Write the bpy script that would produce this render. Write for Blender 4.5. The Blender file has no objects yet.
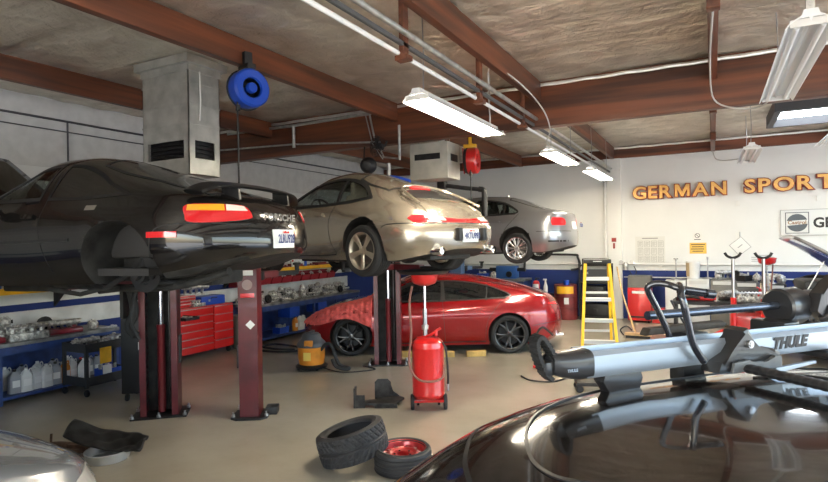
import bpy, bmesh, math, random
from mathutils import Vector, Matrix
from mathutils.bvhtree import BVHTree
random.seed(7)
sc = bpy.context.scene
col = sc.collection
PI = math.pi
R_ = math.radians

# ------------------------------------------------------------ materials
MATS = {}
def mat(name, c, rough=.5, metal=0., coat=0., spec=.5, bump=0., bscale=40., var=0., vscale=6., trans=0., emit=None, es=0., dark=None, dscale=3., alpha=1., ior=1.45, flake=0., stretch=None):
    if name in MATS: return MATS[name]
    m = bpy.data.materials.new(name); m.use_nodes = True
    nt = m.node_tree; N = nt.nodes; L = nt.links
    b = N['Principled BSDF']
    b.inputs['Base Color'].default_value = (*c, 1)
    b.inputs['Roughness'].default_value = rough
    b.inputs['Metallic'].default_value = metal
    b.inputs['Specular IOR Level'].default_value = spec
    b.inputs['Coat Weight'].default_value = coat
    b.inputs['Coat Roughness'].default_value = .04
    b.inputs['IOR'].default_value = ior
    b.inputs['Transmission Weight'].default_value = trans
    b.inputs['Alpha'].default_value = alpha
    if emit:
        b.inputs['Emission Color'].default_value = (*emit, 1); b.inputs['Emission Strength'].default_value = es
    tc = N.new('ShaderNodeTexCoord')
    src = tc.outputs['Object']
    if stretch:
        mp = N.new('ShaderNodeMapping'); mp.inputs['Scale'].default_value = stretch
        L.new(src, mp.inputs['Vector']); src = mp.outputs['Vector']
    if var or dark:
        n = N.new('ShaderNodeTexNoise'); n.inputs['Scale'].default_value = vscale; n.inputs['Detail'].default_value = 6
        L.new(src, n.inputs['Vector'])
        r = N.new('ShaderNodeValToRGB')
        v = var if var else .0
        d = dark if dark else tuple(max(0, x*(1-v)) for x in c)
        l = tuple(min(1, x*(1+v)) for x in c)
        r.color_ramp.elements[0].position = .35; r.color_ramp.elements[0].color = (*d, 1)
        r.color_ramp.elements[1].position = .65; r.color_ramp.elements[1].color = (*l, 1)
        L.new(n.outputs['Fac'], r.inputs['Fac']); L.new(r.outputs['Color'], b.inputs['Base Color'])
    if bump:
        n = N.new('ShaderNodeTexNoise'); n.inputs['Scale'].default_value = bscale; n.inputs['Detail'].default_value = 4
        L.new(src, n.inputs['Vector'])
        bp = N.new('ShaderNodeBump'); bp.inputs['Strength'].default_value = bump; bp.inputs['Distance'].default_value = .01
        L.new(n.outputs['Fac'], bp.inputs['Height']); L.new(bp.outputs['Normal'], b.inputs['Normal'])
    MATS[name] = m
    return m

def paint(name, c, metal=.0, rough=.35, coat=1., var=0.):
    return mat(name, c, rough, metal, coat, var=var, vscale=2.)

# ------------------------------------------------------------ mesh builder
class MB:
    def __init__(s):
        s.bm = bmesh.new(); s.mi = 0
    def _f(s, vs):
        try:
            f = s.bm.faces.new(vs); f.material_index = s.mi; f.smooth = True; return f
        except ValueError: return None
    def mat(s, i): s.mi = i; return s
    def box(s, x0, x1, y0, y1, z0, z1, M=None, bev=0):
        pts = [(x0,y0,z0),(x1,y0,z0),(x1,y1,z0),(x0,y1,z0),(x0,y0,z1),(x1,y0,z1),(x1,y1,z1),(x0,y1,z1)]
        vs = [s.bm.verts.new(M @ Vector(p) if M else p) for p in pts]
        fs = [s._f([vs[i] for i in q]) for q in ((0,3,2,1),(4,5,6,7),(0,1,5,4),(1,2,6,5),(2,3,7,6),(3,0,4,7))]
        if bev:
            es = list({e for f in fs for e in f.edges})
            r = bmesh.ops.bevel(s.bm, geom=es, offset=bev, segments=2, profile=.6, affect='EDGES')
            for f in r['faces']: f.material_index = s.mi; f.smooth = True
        return s
    def cbox(s, c, d, M=None, bev=0):
        return s.box(c[0]-d[0]/2, c[0]+d[0]/2, c[1]-d[1]/2, c[1]+d[1]/2, c[2]-d[2]/2, c[2]+d[2]/2, M, bev)
    def ring(s, c, u, v, r, n, r2=None):
        r2 = r if r2 is None else r2
        return [s.bm.verts.new(c + u*(r*math.cos(2*PI*i/n)) + v*(r2*math.sin(2*PI*i/n))) for i in range(n)]
    def bridge(s, a, b):
        n = len(a)
        for i in range(n): s._f([a[i], a[(i+1)%n], b[(i+1)%n], b[i]])
    def cyl(s, p0, p1, r, r1=None, n=16, cap=True):
        p0 = Vector(p0); p1 = Vector(p1); r1 = r if r1 is None else r1
        d = (p1-p0).normalized(); u = d.orthogonal().normalized(); v = d.cross(u)
        a = s.ring(p0, u, v, r, n); b = s.ring(p1, u, v, r1, n); s.bridge(a, b)
        if cap: s._f(a[::-1]); s._f(b)
        return s
    def tube(s, pts, r, n=8, smooth_k=0, closed=False):
        P = [Vector(p) for p in pts]
        if smooth_k: P = catmull(P, smooth_k)
        rings = []; u = None
        for i, p in enumerate(P):
            a = P[max(i-1, 0)]; b = P[min(i+1, len(P)-1)]; d = (b-a)
            if d.length < 1e-9: d = Vector((0,0,1))
            d.normalize()
            if u is None: u = d.orthogonal().normalized()
            else:
                u = u - d*u.dot(d)
                u = u.normalized() if u.length > 1e-6 else d.orthogonal().normalized()
            v = d.cross(u); rr = r(i/(len(P)-1)) if callable(r) else r
            rings.append(s.ring(p, u, v, rr, n))
        for a, b in zip(rings, rings[1:]): s.bridge(a, b)
        s._f(rings[0][::-1]); s._f(rings[-1])
        return s
    def lathe(s, prof, M=None, n=32, close=True, a0=0, a1=2*PI):
        """prof: list of (r, z); about z axis then M"""
        full = abs(a1-a0-2*PI) < 1e-6; k = n if full else n+1
        rows = []
        for r, z in prof:
            row = []
            if r < 1e-6:
                p = Vector((0,0,z)); vv = s.bm.verts.new(M@p if M else p); row = [vv]*k
            else:
                for i in range(k):
                    a = a0+(a1-a0)*i/n; p = Vector((r*math.cos(a), r*math.sin(a), z)); row.append(s.bm.verts.new(M@p if M else p))
            rows.append(row)
        for A, B in zip(rows, rows[1:]):
            for i in range(n):
                j = (i+1) % k
                q = []
                for v in (A[i], A[j], B[j], B[i]):
                    if v not in q: q.append(v)
                if len(q) > 2: s._f(q)
        return s
    def prism(s, poly, z0, z1, M=None, bev=0):
        """poly in xy, extruded in z, then M"""
        a = [s.bm.verts.new((M@Vector((x,y,z0))) if M else (x,y,z0)) for x, y in poly]
        b = [s.bm.verts.new((M@Vector((x,y,z1))) if M else (x,y,z1)) for x, y in poly]
        fs = [s._f(a[::-1]), s._f(b)]
        n = len(a)
        for i in range(n): fs.append(s._f([a[i], a[(i+1)%n], b[(i+1)%n], b[i]]))
        if bev:
            es = list({e for f in fs[:2] if f for e in f.edges})
            r = bmesh.ops.bevel(s.bm, geom=es, offset=bev, segments=2, profile=.6, affect='EDGES')
            for f in r['faces']: f.material_index = s.mi; f.smooth = True
        return s
    def grid(s, fn, nu, nv, wrap=False):
        V = [[s.bm.verts.new(fn(i/nu, j/nv)) for j in range(nv+1)] for i in range(nu+(0 if wrap else 1))]
        for i in range(nu):
            for j in range(nv):
                k = (i+1) % len(V)
                s._f([V[i][j], V[k][j], V[k][j+1], V[i][j+1]])
        return s
    def build(s, name, mats, parent=None, loc=None, rot=None, angle=35, recalc=True):
        bm = s.bm
        if recalc: bmesh.ops.recalc_face_normals(bm, faces=bm.faces)
        sharp(bm, angle)
        me = bpy.data.meshes.new(name); bm.to_mesh(me); bm.free()
        for m in (mats if isinstance(mats, (list, tuple)) else [mats]): me.materials.append(m)
        o = bpy.data.objects.new(name, me); col.objects.link(o)
        if parent: o.parent = parent
        if loc is not None: o.location = loc
        if rot is not None: o.rotation_euler = rot
        return o

def sharp(bm, angle):
    ca = math.radians(angle)
    for e in bm.edges:
        if len(e.link_faces) == 2:
            try: e.smooth = e.calc_face_angle() < ca
            except ValueError: e.smooth = True

def catmull(P, k, closed=False):
    P = [Vector(p) for p in P]; out = []; n = len(P)
    rng = range(n) if closed else range(n-1)
    for i in rng:
        if closed: a, b, c, d = P[(i-1)%n], P[i], P[(i+1)%n], P[(i+2)%n]
        else: a, b, c, d = P[max(i-1,0)], P[i], P[i+1], P[min(i+2,n-1)]
        for j in range(k):
            t = j/k
            out.append(.5*((2*b)+(-a+c)*t+(2*a-5*b+4*c-d)*t*t+(-a+3*b-3*c+d)*t**3))
    if not closed: out.append(P[-1])
    return out

def curve(pts):
    """monotone cubic interpolation"""
    xs = [p[0] for p in pts]; ys = [p[1] for p in pts]; n = len(xs)
    d = [(ys[i+1]-ys[i])/(xs[i+1]-xs[i]) for i in range(n-1)]
    m = [0]*n; m[0] = d[0]; m[-1] = d[-1]
    for i in range(1, n-1):
        m[i] = 0 if d[i-1]*d[i] <= 0 else 2*d[i-1]*d[i]/(d[i-1]+d[i])
    def f(x):
        if x <= xs[0]: return ys[0]
        if x >= xs[-1]: return ys[-1]
        i = 0
        while xs[i+1] < x: i += 1
        hh = xs[i+1]-xs[i]; t = (x-xs[i])/hh
        return (ys[i]*(2*t**3-3*t*t+1)+hh*m[i]*(t**3-2*t*t+t)+ys[i+1]*(-2*t**3+3*t*t)+hh*m[i+1]*(t**3-t*t))
    return f

# ------------------------------------------------------------ things
def tag(o, label=None, cat=None, group=None, kind=None):
    if label: o['label'] = label
    if cat: o['category'] = cat
    if group: o['group'] = group
    if kind: o['kind'] = kind
    return o
def thing(name, label, cat, loc=(0,0,0), rz=0, group=None, rot=None):
    o = bpy.data.objects.new(name, None); col.objects.link(o)
    o.location = loc; o.rotation_euler = rot if rot else (0,0,rz)
    o.empty_display_size = .1
    return tag(o, label, cat, group)
def copy_tree(o, parent=None, loc=None, rz=None, label=None, rot=None):
    c = o.copy(); col.objects.link(c); c.parent = parent
    for ch in list(o.children): copy_tree(ch, c)
    if loc is not None: c.location = loc
    if rz is not None: c.rotation_euler = (0,0,rz)
    if rot is not None: c.rotation_euler = rot
    if label: c['label'] = label
    return c
def struct(o): o['kind'] = 'structure'; return o

_fonts = {}
def text_obj(name, s, size, depth, m, parent=None, loc=(0,0,0), rot=(0,0,0), bold=0., sx=1., shear=0., align='LEFT', spacing=1., bev=0.):
    cu = bpy.data.curves.new('t', 'FONT'); cu.body = s; cu.size = size; cu.extrude = depth/2; cu.offset = bold
    cu.shear = shear; cu.align_x = align; cu.space_character = spacing; cu.resolution_u = 3; cu.bevel_depth = bev
    t = bpy.data.objects.new('t', cu); col.objects.link(t)
    bpy.context.view_layer.update()
    dg = bpy.context.evaluated_depsgraph_get()
    me = bpy.data.meshes.new_from_object(t.evaluated_get(dg)); 
    bpy.data.objects.remove(t); bpy.data.curves.remove(cu)
    me.transform(Matrix.Diagonal((sx,1,1,1)))
    me.materials.clear(); me.materials.append(m); me.name = name
    o = bpy.data.objects.new(name, me); col.objects.link(o)
    if parent: o.parent = parent
    o.location = loc; o.rotation_euler = rot
    return o

# ------------------------------------------------------------ common materials
black = mat('black_plastic', (.012,.012,.013), .45, bump=.05, bscale=200)
rubber = mat('rubber', (.018,.018,.019), .75, bump=.15, bscale=120, var=.2)
dark = mat('dark_metal', (.03,.03,.032), .5, .6, var=.3, vscale=9)
under = mat('underbody', (.028,.027,.026), .7, .2, var=.5, vscale=7, bump=.3, bscale=25)
steel = mat('steel', (.42,.42,.43), .32, 1., var=.12)
chrome = mat('chrome', (.8,.8,.8), .08, 1.)
alu = mat('aluminium', (.6,.61,.62), .35, 1., bump=.05, bscale=150)
castal = mat('cast_aluminium', (.52,.51,.49), .5, .8, var=.5, vscale=18, bump=.4, bscale=60)
galv = mat('galvanised_steel', (.52,.53,.52), .4, .85, var=.18, vscale=10, bump=.04, bscale=40)
white = mat('white_enamel', (.72,.72,.70), .35, coat=.3, var=.05)
red = mat('red_enamel', (.55,.015,.015), .3, coat=.6)
dred = mat('dark_red_paint', (.17,.012,.02), .38, coat=.3, var=.25, vscale=5)
blue = mat('blue_plastic', (.01,.06,.42), .4, coat=.2)
dblue = mat('dark_blue_paint', (.012,.03,.10), .45, var=.3)
yellow = mat('yellow_paint', (.78,.42,.02), .4, var=.15)
orange = mat('orange_plastic', (.62,.22,.02), .45, var=.15)
wood = mat('bare_wood', (.55,.36,.17), .6, var=.25, vscale=8, stretch=(1,1,12))
# ------------------------------------------------------------ camera
CH = 2.05; AZ = R_(28.1); RO = R_(1.0)
Fv = Vector((-math.sin(AZ), math.cos(AZ), 0)); R0 = Vector((math.cos(AZ), math.sin(AZ), 0)); U0 = Vector((0,0,1))
Rv = R0*math.cos(RO)-U0*math.sin(RO); Uv = U0*math.cos(RO)+R0*math.sin(RO)
cam = bpy.data.cameras.new('camera'); camo = bpy.data.objects.new('camera', cam); col.objects.link(camo)
camo.matrix_world = Matrix(((Rv.x,Uv.x,-Fv.x,0),(Rv.y,Uv.y,-Fv.y,0),(Rv.z,Uv.z,-Fv.z,CH),(0,0,0,1)))
cam.sensor_width = 36; cam.lens = 36*560/828; cam.clip_start = .05
sc.camera = camo
sc.view_settings.view_transform = 'Standard'; sc.view_settings.look = 'None'; sc.view_settings.exposure = 1.2; sc.view_settings.gamma = 1

# ------------------------------------------------------------ room materials
def floor_mat():
    m = mat('floor_epoxy', (.40,.34,.265), .28, coat=.0, spec=.6)
    nt = m.node_tree; N = nt.nodes; L = nt.links; b = N['Principled BSDF']
    tc = N.new('ShaderNodeTexCoord')
    n1 = N.new('ShaderNodeTexNoise'); n1.inputs['Scale'].default_value = .9; n1.inputs['Detail'].default_value = 8
    n2 = N.new('ShaderNodeTexNoise'); n2.inputs['Scale'].default_value = 5; n2.inputs['Detail'].default_value = 8; n2.inputs['Roughness'].default_value = .7
    n3 = N.new('ShaderNodeTexVoronoi'); n3.inputs['Scale'].default_value = 3.2
    for n in (n1,n2,n3): L.new(tc.outputs['Object'], n.inputs['Vector'])
    r1 = N.new('ShaderNodeValToRGB'); r1.color_ramp.elements[0].position=.3; r1.color_ramp.elements[0].color=(.31,.275,.215,1); r1.color_ramp.elements[1].position=.7; r1.color_ramp.elements[1].color=(.41,.37,.295,1)
    L.new(n1.outputs['Fac'], r1.inputs['Fac'])
    r2 = N.new('ShaderNodeValToRGB'); r2.color_ramp.elements[0].position=.5; r2.color_ramp.elements[0].color=(1,1,1,1); r2.color_ramp.elements[1].position=.95; r2.color_ramp.elements[1].color=(.8,.78,.74,1)
    L.new(n2.outputs['Fac'], r2.inputs['Fac'])
    r3 = N.new('ShaderNodeValToRGB'); r3.color_ramp.elements[0].position=.02; r3.color_ramp.elements[0].color=(.8,.78,.75,1); r3.color_ramp.elements[1].position=.03; r3.color_ramp.elements[1].color=(1,1,1,1)
    L.new(n3.outputs['Distance'], r3.inputs['Fac'])
    mx = N.new('ShaderNodeMixRGB'); mx.blend_type='MULTIPLY'; mx.inputs['Fac'].default_value=.7
    L.new(r1.outputs['Color'], mx.inputs['Color1']); L.new(r2.outputs['Color'], mx.inputs['Color2'])
    mx2 = N.new('ShaderNodeMixRGB'); mx2.blend_type='MULTIPLY'; mx2.inputs['Fac'].default_value=.0
    L.new(mx.outputs['Color'], mx2.inputs['Color1']); L.new(r3.outputs['Color'], mx2.inputs['Color2'])
    L.new(mx2.outputs['Color'], b.inputs['Base Color'])
    mr = N.new('ShaderNodeMapRange'); mr.inputs['To Min'].default_value=.10; mr.inputs['To Max'].default_value=.34
    L.new(n2.outputs['Fac'], mr.inputs['Value']); L.new(mr.outputs['Result'], b.inputs['Roughness'])
    bp = N.new('ShaderNodeBump'); bp.inputs['Strength'].default_value=.03; bp.inputs['Distance'].default_value=.01
    L.new(n2.outputs['Fac'], bp.inputs['Height']); L.new(bp.outputs['Normal'], b.inputs['Normal'])
    return m
def wall_mat(name, base, band=True):
    m = mat(name, base, .75)
    nt = m.node_tree; N = nt.nodes; L = nt.links; b = N['Principled BSDF']
    tc = N.new('ShaderNodeTexCoord'); sp = N.new('ShaderNodeSeparateXYZ'); L.new(tc.outputs['Object'], sp.inputs['Vector'])
    n = N.new('ShaderNodeTexNoise'); n.inputs['Scale'].default_value=1.2; n.inputs['Detail'].default_value=6; L.new(tc.outputs['Object'], n.inputs['Vector'])
    r = N.new('ShaderNodeValToRGB'); r.color_ramp.elements[0].position=.3; r.color_ramp.elements[0].color=(*[x*.93 for x in base],1); r.color_ramp.elements[1].position=.7; r.color_ramp.elements[1].color=(*base,1)
    L.new(n.outputs['Fac'], r.inputs['Fac'])
    out = r.outputs['Color']
    if band:
        lt = N.new('ShaderNodeMath'); lt.operation='LESS_THAN'; lt.inputs[1].default_value=1.22; L.new(sp.outputs['Z'], lt.inputs[0])
        mx = N.new('ShaderNodeMixRGB'); L.new(lt.outputs[0], mx.inputs['Fac']); L.new(out, mx.inputs['Color1']); mx.inputs['Color2'].default_value=(.010,.028,.15,1)
        out = mx.outputs['Color']
    L.new(out, b.inputs['Base Color'])
    bp = N.new('ShaderNodeBump'); bp.inputs['Strength'].default_value=.1; bp.inputs['Distance'].default_value=.01
    n5 = N.new('ShaderNodeTexNoise'); n5.inputs['Scale'].default_value=30; L.new(tc.outputs['Object'], n5.inputs['Vector'])
    L.new(n5.outputs['Fac'], bp.inputs['Height']); L.new(bp.outputs['Normal'], b.inputs['Normal'])
    return m
def foil_mat():
    m = mat('foil_insulation', (.50,.47,.42), .36, .6)
    nt = m.node_tree; N = nt.nodes; L = nt.links; b = N['Principled BSDF']
    tc = N.new('ShaderNodeTexCoord')
    n1 = N.new('ShaderNodeTexNoise'); n1.inputs['Scale'].default_value=2.2; n1.inputs['Detail'].default_value=5; n1.inputs['Distortion'].default_value=.6
    L.new(tc.outputs['Object'], n1.inputs['Vector'])
    mp = N.new('ShaderNodeMapping'); mp.inputs['Scale'].default_value=(.5,2.4,1); L.new(tc.outputs['Object'], mp.inputs['Vector'])
    n2 = N.new('ShaderNodeTexNoise'); n2.inputs['Scale'].default_value=1.6; n2.inputs['Detail'].default_value=3; L.new(mp.outputs['Vector'], n2.inputs['Vector'])
    n3 = N.new('ShaderNodeTexNoise'); n3.inputs['Scale'].default_value=9; n3.inputs['Detail'].default_value=4; n3.inputs['Distortion'].default_value=1; L.new(tc.outputs['Object'], n3.inputs['Vector'])
    a = N.new('ShaderNodeMath'); a.operation='MULTIPLY_ADD'; a.inputs[1].default_value=.9; L.new(n2.outputs['Fac'], a.inputs[0]); L.new(n1.outputs['Fac'], a.inputs[2])
    a2 = N.new('ShaderNodeMath'); a2.operation='MULTIPLY_ADD'; a2.inputs[1].default_value=.35; L.new(n3.outputs['Fac'], a2.inputs[0]); L.new(a.outputs[0], a2.inputs[2])
    bp = N.new('ShaderNodeBump'); bp.inputs['Strength'].default_value=.9; bp.inputs['Distance'].default_value=.09
    L.new(a2.outputs[0], bp.inputs['Height']); L.new(bp.outputs['Normal'], b.inputs['Normal'])
    r = N.new('ShaderNodeValToRGB'); r.color_ramp.elements[0].position=.3; r.color_ramp.elements[0].color=(.54,.48,.39,1); r.color_ramp.elements[1].position=.75; r.color_ramp.elements[1].color=(.86,.80,.69,1)
    L.new(n1.outputs['Fac'], r.inputs['Fac']); L.new(r.outputs['Color'], b.inputs['Base Color'])
    return m
def beam_mat(name, ax):
    st = (.35,7,7) if ax == 'x' else (7,.35,7)
    m = mat(name, (.15,.045,.02), .5, coat=.1, dark=(.06,.021,.011), vscale=1.3, stretch=st, bump=.12, bscale=3)
    r = [n for n in m.node_tree.nodes if n.type == 'VALTORGB'][0]; r.color_ramp.elements[1].color = (.19,.056,.022,1)
    return m
FLOOR = floor_mat(); WALL = wall_mat('wall_paint', (.74,.75,.74)); FOIL = foil_mat(); BX = beam_mat('beam_wood_x', 'x'); BY = beam_mat('beam_wood_y', 'y')
XL, XR, YB, YF, ZC = -9.0, 6.5, 15.0, -5.0, 4.33

def slab(name, x0,x1,y0,y1,z0,z1,m):
    return struct(MB().box(x0,x1,y0,y1,z0,z1).build(name, m))
slab('floor', XL-.2, XR+.2, YF-.2, YB+.2, -.2, 0, FLOOR)
# the foil insulation sags between battens
mb = MB()
def ceil(u, v):
    x = XL+(XR-XL)*u; y = YF+(YB-YF)*v
    return Vector((x, y, ZC+.02-.018*math.sin(y*PI/.61)**2*(1 if abs(math.sin(x*1.3))>.1 else .5)-.012*math.sin(3.1*x+1.7*y)*math.sin(2.3*y-x)))
mb.grid(ceil, 90, 220); o = mb.build('ceiling', FOIL, angle=80, recalc=False); struct(o)
sol = o.modifiers.new('s', 'SOLIDIFY'); sol.thickness = .1; sol.offset = 1 if o.data.polygons[0].normal.z > 0 else -1
slab('wall_left', XL-.2, XL, YF-.2, YB+.2, 0, ZC+.1, WALL)
slab('wall_back', XL, XR, YB, YB+.2, 0, ZC+.1, WALL)
# right-hand wall with a wide roller door opening; the front is open to the yard
mb = MB(); mb.box(XR, XR+.2, 13.2, YB+.2, 0, ZC+.1); mb.box(XR, XR+.2, YF, -2.5, 0, ZC+.1); mb.box(XR, XR+.2, -2.5, 13.2, 3.8, ZC+.1)
struct(mb.build('wall_right', WALL))
mb = MB(); mb.box(XL, XR, YF-.2, YF, 3.6, ZC+.1); mb.box(XL, -3.5, YF-.2, YF, 0, 3.6); mb.box(5.8, XR, YF-.2, YF, 0, 3.6)
struct(mb.build('wall_front', WALL))
# faint stain line and seam on the left wall: a shallow plaster step
struct(MB().box(XL, XL+.012, YF, YB, 3.28, ZC).build('trim_1', mat('wall_upper', (.60,.60,.59), .8, var=.06)))
# girder across, purlins along
G0, G1 = 8.08, 8.26
struct(MB().box(XL, XR, G0, G1, 3.68, ZC, bev=.008).build('trim_2', BX))
k = 3
for X in (-7.35, -4.62, -2.22, 0.03, 2.45, 4.8):
    for y0, y1 in ((YF, G0), (G1, YB)):
        struct(MB().box(X-.045 if X!=-4.62 else X-.06, X+.045, y0, y1, 4.04, ZC, bev=.005).build('trim_%d'%k, BY)); k += 1
struct(MB().box(XL, XR, YB-.09, YB, 4.05, ZC).build('trim_%d'%k, BX)); k += 1
# foil strips turned down along the girder and the back ledger
foilbright = mat('foil_tape', (.78,.78,.76), .3, .8, bump=.5, bscale=25)
for y, z in ((G0-.012, ZC-.05), (G0+.03, 3.672), (YB-.10, ZC-.035)):
    if z < 4: continue
    mb = MB()
    def fn(u, v, y=y, z=z): 
        x = XL+(XR-XL)*u; return Vector((x, y-.01-.008*math.sin(x*17)*math.sin(x*5.1), z+.05*v-.025+.003*math.sin(x*11)))
    mb.grid(fn, 200, 2); o = mb.build('trim_%d'%k, foilbright, recalc=False); o.modifiers.new('s','SOLIDIFY').thickness=.004; struct(o); k += 1
# wall pilaster in the back wall
PIL = mat('pilaster_paint', (.74,.74,.72), .7)
mb = MB(); mb.box(-2.37,-2.03,YB-.09,YB,0,4.05,bev=.01); struct(mb.build('trim_%d'%k, PIL)); k += 1
# white service pipe down the pilaster corner
struct(MB().cyl((-2.42,YB-.06,1.3),(-2.42,YB-.06,4.05),.035).build('trim_%d'%k, white)); k += 1
# hanging timber drops holding the service pipes
for (X,Y) in ((-2.22,4.18),(-2.22,5.93),(-2.22,7.55)):
    mb = MB(); mb.box(X-.10,X-.055,Y-.045,Y+.045,3.60,4.33,bev=.004); mb.box(X-.14,X-.02,Y-.05,Y+.05,3.585,3.625)
    struct(mb.build('trim_%d'%k, BY)); k += 1
# stub drops from the purlin near X=0
for Y in (5.2, 9.6, 12.3):
    mb = MB(); mb.box(0.03-.05,.03+.05,Y-.06,Y+.06,3.9,4.05,bev=.005); struct(mb.build('trim_%d'%k, BY)); k += 1
# skylight
mb = MB(); fx0,fx1,fy0,fy1 = .95,2.75,11.2,12.9
mb.box(fx0,fx1,fy0,fy0+.12,4.12,4.34); mb.box(fx0,fx1,fy1-.1,fy1,4.12,4.34); mb.box(fx0,fx0+.1,fy0+.12,fy1-.1,4.12,4.34); mb.box(fx1-.1,fx1,fy0+.12,fy1-.1,4.12,4.34)
win = struct(mb.build('window_1', mat('skylight_frame', (.05,.05,.055), .5)))
o = MB().box(fx0+.1,fx1-.1,fy0+.12,fy1-.1,4.27,4.29).build('pane', mat('skylight_pane', (.8,.85,.9), .5, emit=(.85,.93,1.), es=6), win)
tri = k

# ------------------------------------------------------------ daylight
w = bpy.data.worlds.new('world'); sc.world = w; w.use_nodes = True
nt = w.node_tree; bg = nt.nodes['Background']
sky = nt.nodes.new('ShaderNodeTexSky'); sky.sky_type = 'NISHITA'; sky.sun_disc = False; sky.sun_elevation = R_(48); sky.sun_rotation = R_(200); sky.air_density=1.2; sky.dust_density=2
hs = nt.nodes.new('ShaderNodeMixRGB'); hs.inputs['Fac'].default_value=.55; hs.inputs['Color2'].default_value=(.29,.32,.36,1)
nt.links.new(sky.outputs['Color'], hs.inputs['Color1']); nt.links.new(hs.outputs['Color'], bg.inputs['Color'])
bg.inputs['Strength'].default_value = 1.7
# sunlit forecourt outside the open doors
struct(MB().box(XL-14, XR+24, YF-22, YF-.2, -.22,-.02).build('floor_yard', mat('concrete_yard', (.5,.48,.44), .9, var=.1)))
struct(MB().box(XR+.2, XR+24, YF-.2, YB+8, -.22,-.02).build('floor_yard', MATS['concrete_yard']))
sun = bpy.data.lights.new('sun', 'SUN'); sun.energy = 7.0; sun.angle = R_(.6); sun.color=(1,.95,.87)
so = bpy.data.objects.new('sun', sun); col.objects.link(so); so.rotation_euler = (R_(38), R_(18), 0)
# ------------------------------------------------------------ car bodies
class Car:
    """x = distance from the tail towards the nose, y = to the left, z = up"""
    def __init__(s, L, top, shoulder, wmax, wsh, zwide, bottom, wbot, Rr, Rf, rear=None, front=None, lean=.16, pr=2.6, pf=2.4, n=2.6, reach=.5, nmax=None):
        s.L=L; s.top=curve(top); s.sh=curve(shoulder); s.wm=curve(wmax); s.ws=curve(wsh); s.zw=curve(zwide); s.zb=curve(bottom); s.wb=curve(wbot)
        s.Rr=Rr; s.Rf=Rf; s.rear=curve(rear or [(0,0),(1,0)]); s.front=curve(front or [(0,0),(1,0)]); s.lean=lean; s.pr=pr; s.pf=pf; s.n=n; s.reach=reach
        s.nm = curve(nmax) if nmax else None
    def plan(s, x):
        a = 1.
        if x < s.Rr: a *= max(0, 1-(1-x/s.Rr)**s.pr)**(1/s.pr)
        d = s.L-x
        if d < s.Rf: a *= max(0, 1-(1-d/s.Rf)**s.pf)**(1/s.pf)
        return a
    def section(s, x, NL=16, NT=20):
        k = s.plan(x); zb, zs, zt = s.zb(x), s.sh(x), s.top(x); wm, ws, wb, zw = s.wm(x), s.ws(x), s.wb(x), s.zw(x)
        zs = min(zs, zt-.004) if zt < zs else zs
        pts = [(0, zb), (wb*.35, zb), (wb*.7, zb)]
        zw = min(max(zw, zb+.02), zs-.02)
        for i in range(NL+1):
            t = i/NL; z = zb+(zs-zb)*t
            if z < zw: y = wm-(wm-wb)*((zw-z)/(zw-zb))**3
            else: y = wm-(wm-ws)*((z-zw)/(zs-zw))**2
            pts.append((y, z))
        H = zt-zs; ln = s.lean*min(max(H,0), .4)/.4; n = s.nm(x) if s.nm else s.n
        for i in range(1, NT+1):
            a = (i/NT)*PI/2; cc = max(0, math.cos(a))**(2/n); ss = math.sin(a)**(2/n)
            pts.append((ws*cc*(1-ln*ss), zs+H*ss))
        out = []
        for y, z in pts:
            xx = x
            if x < s.reach+.3: xx += s.rear(z)*max(0, 1-x/(s.reach+.3))**1.0
            if s.L-x < s.reach+.3: xx -= s.front(z)*max(0, 1-(s.L-x)/(s.reach+.3))**1.0
            out.append(Vector((xx, y*k, z)))
        return out
    def stations(s, N=110):
        xs = []
        for i in range(15): xs.append(s.Rr*(1-math.cos(i/14*PI/2)))
        for i in range(15): xs.append(s.L-s.Rf*(1-math.cos(i/14*PI/2)))
        a, b = s.Rr, s.L-s.Rf; n = int((b-a)/.045)
        for i in range(1, n): xs.append(a+(b-a)*i/n)
        return sorted(set(xs))
    def shell(s):
        bm = bmesh.new(); rows = []
        for x in s.stations():
            sec = s.section(x); row = []
            c0 = bm.verts.new(sec[0]); 
            left = [bm.verts.new(p) for p in sec[1:-1]]
            ct = bm.verts.new(sec[-1])
            right = [bm.verts.new((p.x, -p.y, p.z)) for p in sec[1:-1]]
            rows.append([c0]+left+[ct]+right[::-1])
        n = len(rows[0])
        for A, B in zip(rows, rows[1:]):
            for i in range(n):
                f = bm.faces.new([A[i], B[i], B[(i+1)%n], A[(i+1)%n]]); f.smooth = True
        bmesh.ops.remove_doubles(bm, verts=bm.verts, dist=.0008)
        # close ends
        be = [e for e in bm.edges if len(e.link_faces) == 1]
        if be: bmesh.ops.holes_fill(bm, edges=be, sides=0)
        bmesh.ops.recalc_face_normals(bm, faces=bm.faces)
        s.bvh = BVHTree.FromBMesh(bm)
        return bm

FR = {  # projection frames: (ray direction, u axis, v axis)
 'left': (Vector((0,-1,0)), Vector((1,0,0)), Vector((0,0,1))),
 'right': (Vector((0,1,0)), Vector((1,0,0)), Vector((0,0,1))),
 'rear': (Vector((1,0,0)), Vector((0,1,0)), Vector((0,0,1))),
 'front': (Vector((-1,0,0)), Vector((0,1,0)), Vector((0,0,1))),
 'top': (Vector((0,0,-1)), Vector((1,0,0)), Vector((0,1,0))),
}
def yawframe(deg):
    """seen from the tail turned towards the left side by deg; u runs towards the right-hand side of that view"""
    a = R_(deg); d = Vector((math.cos(a), -math.sin(a), 0))
    return (d, Vector((-math.sin(a), -math.cos(a), 0)), Vector((0,0,1)))

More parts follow.
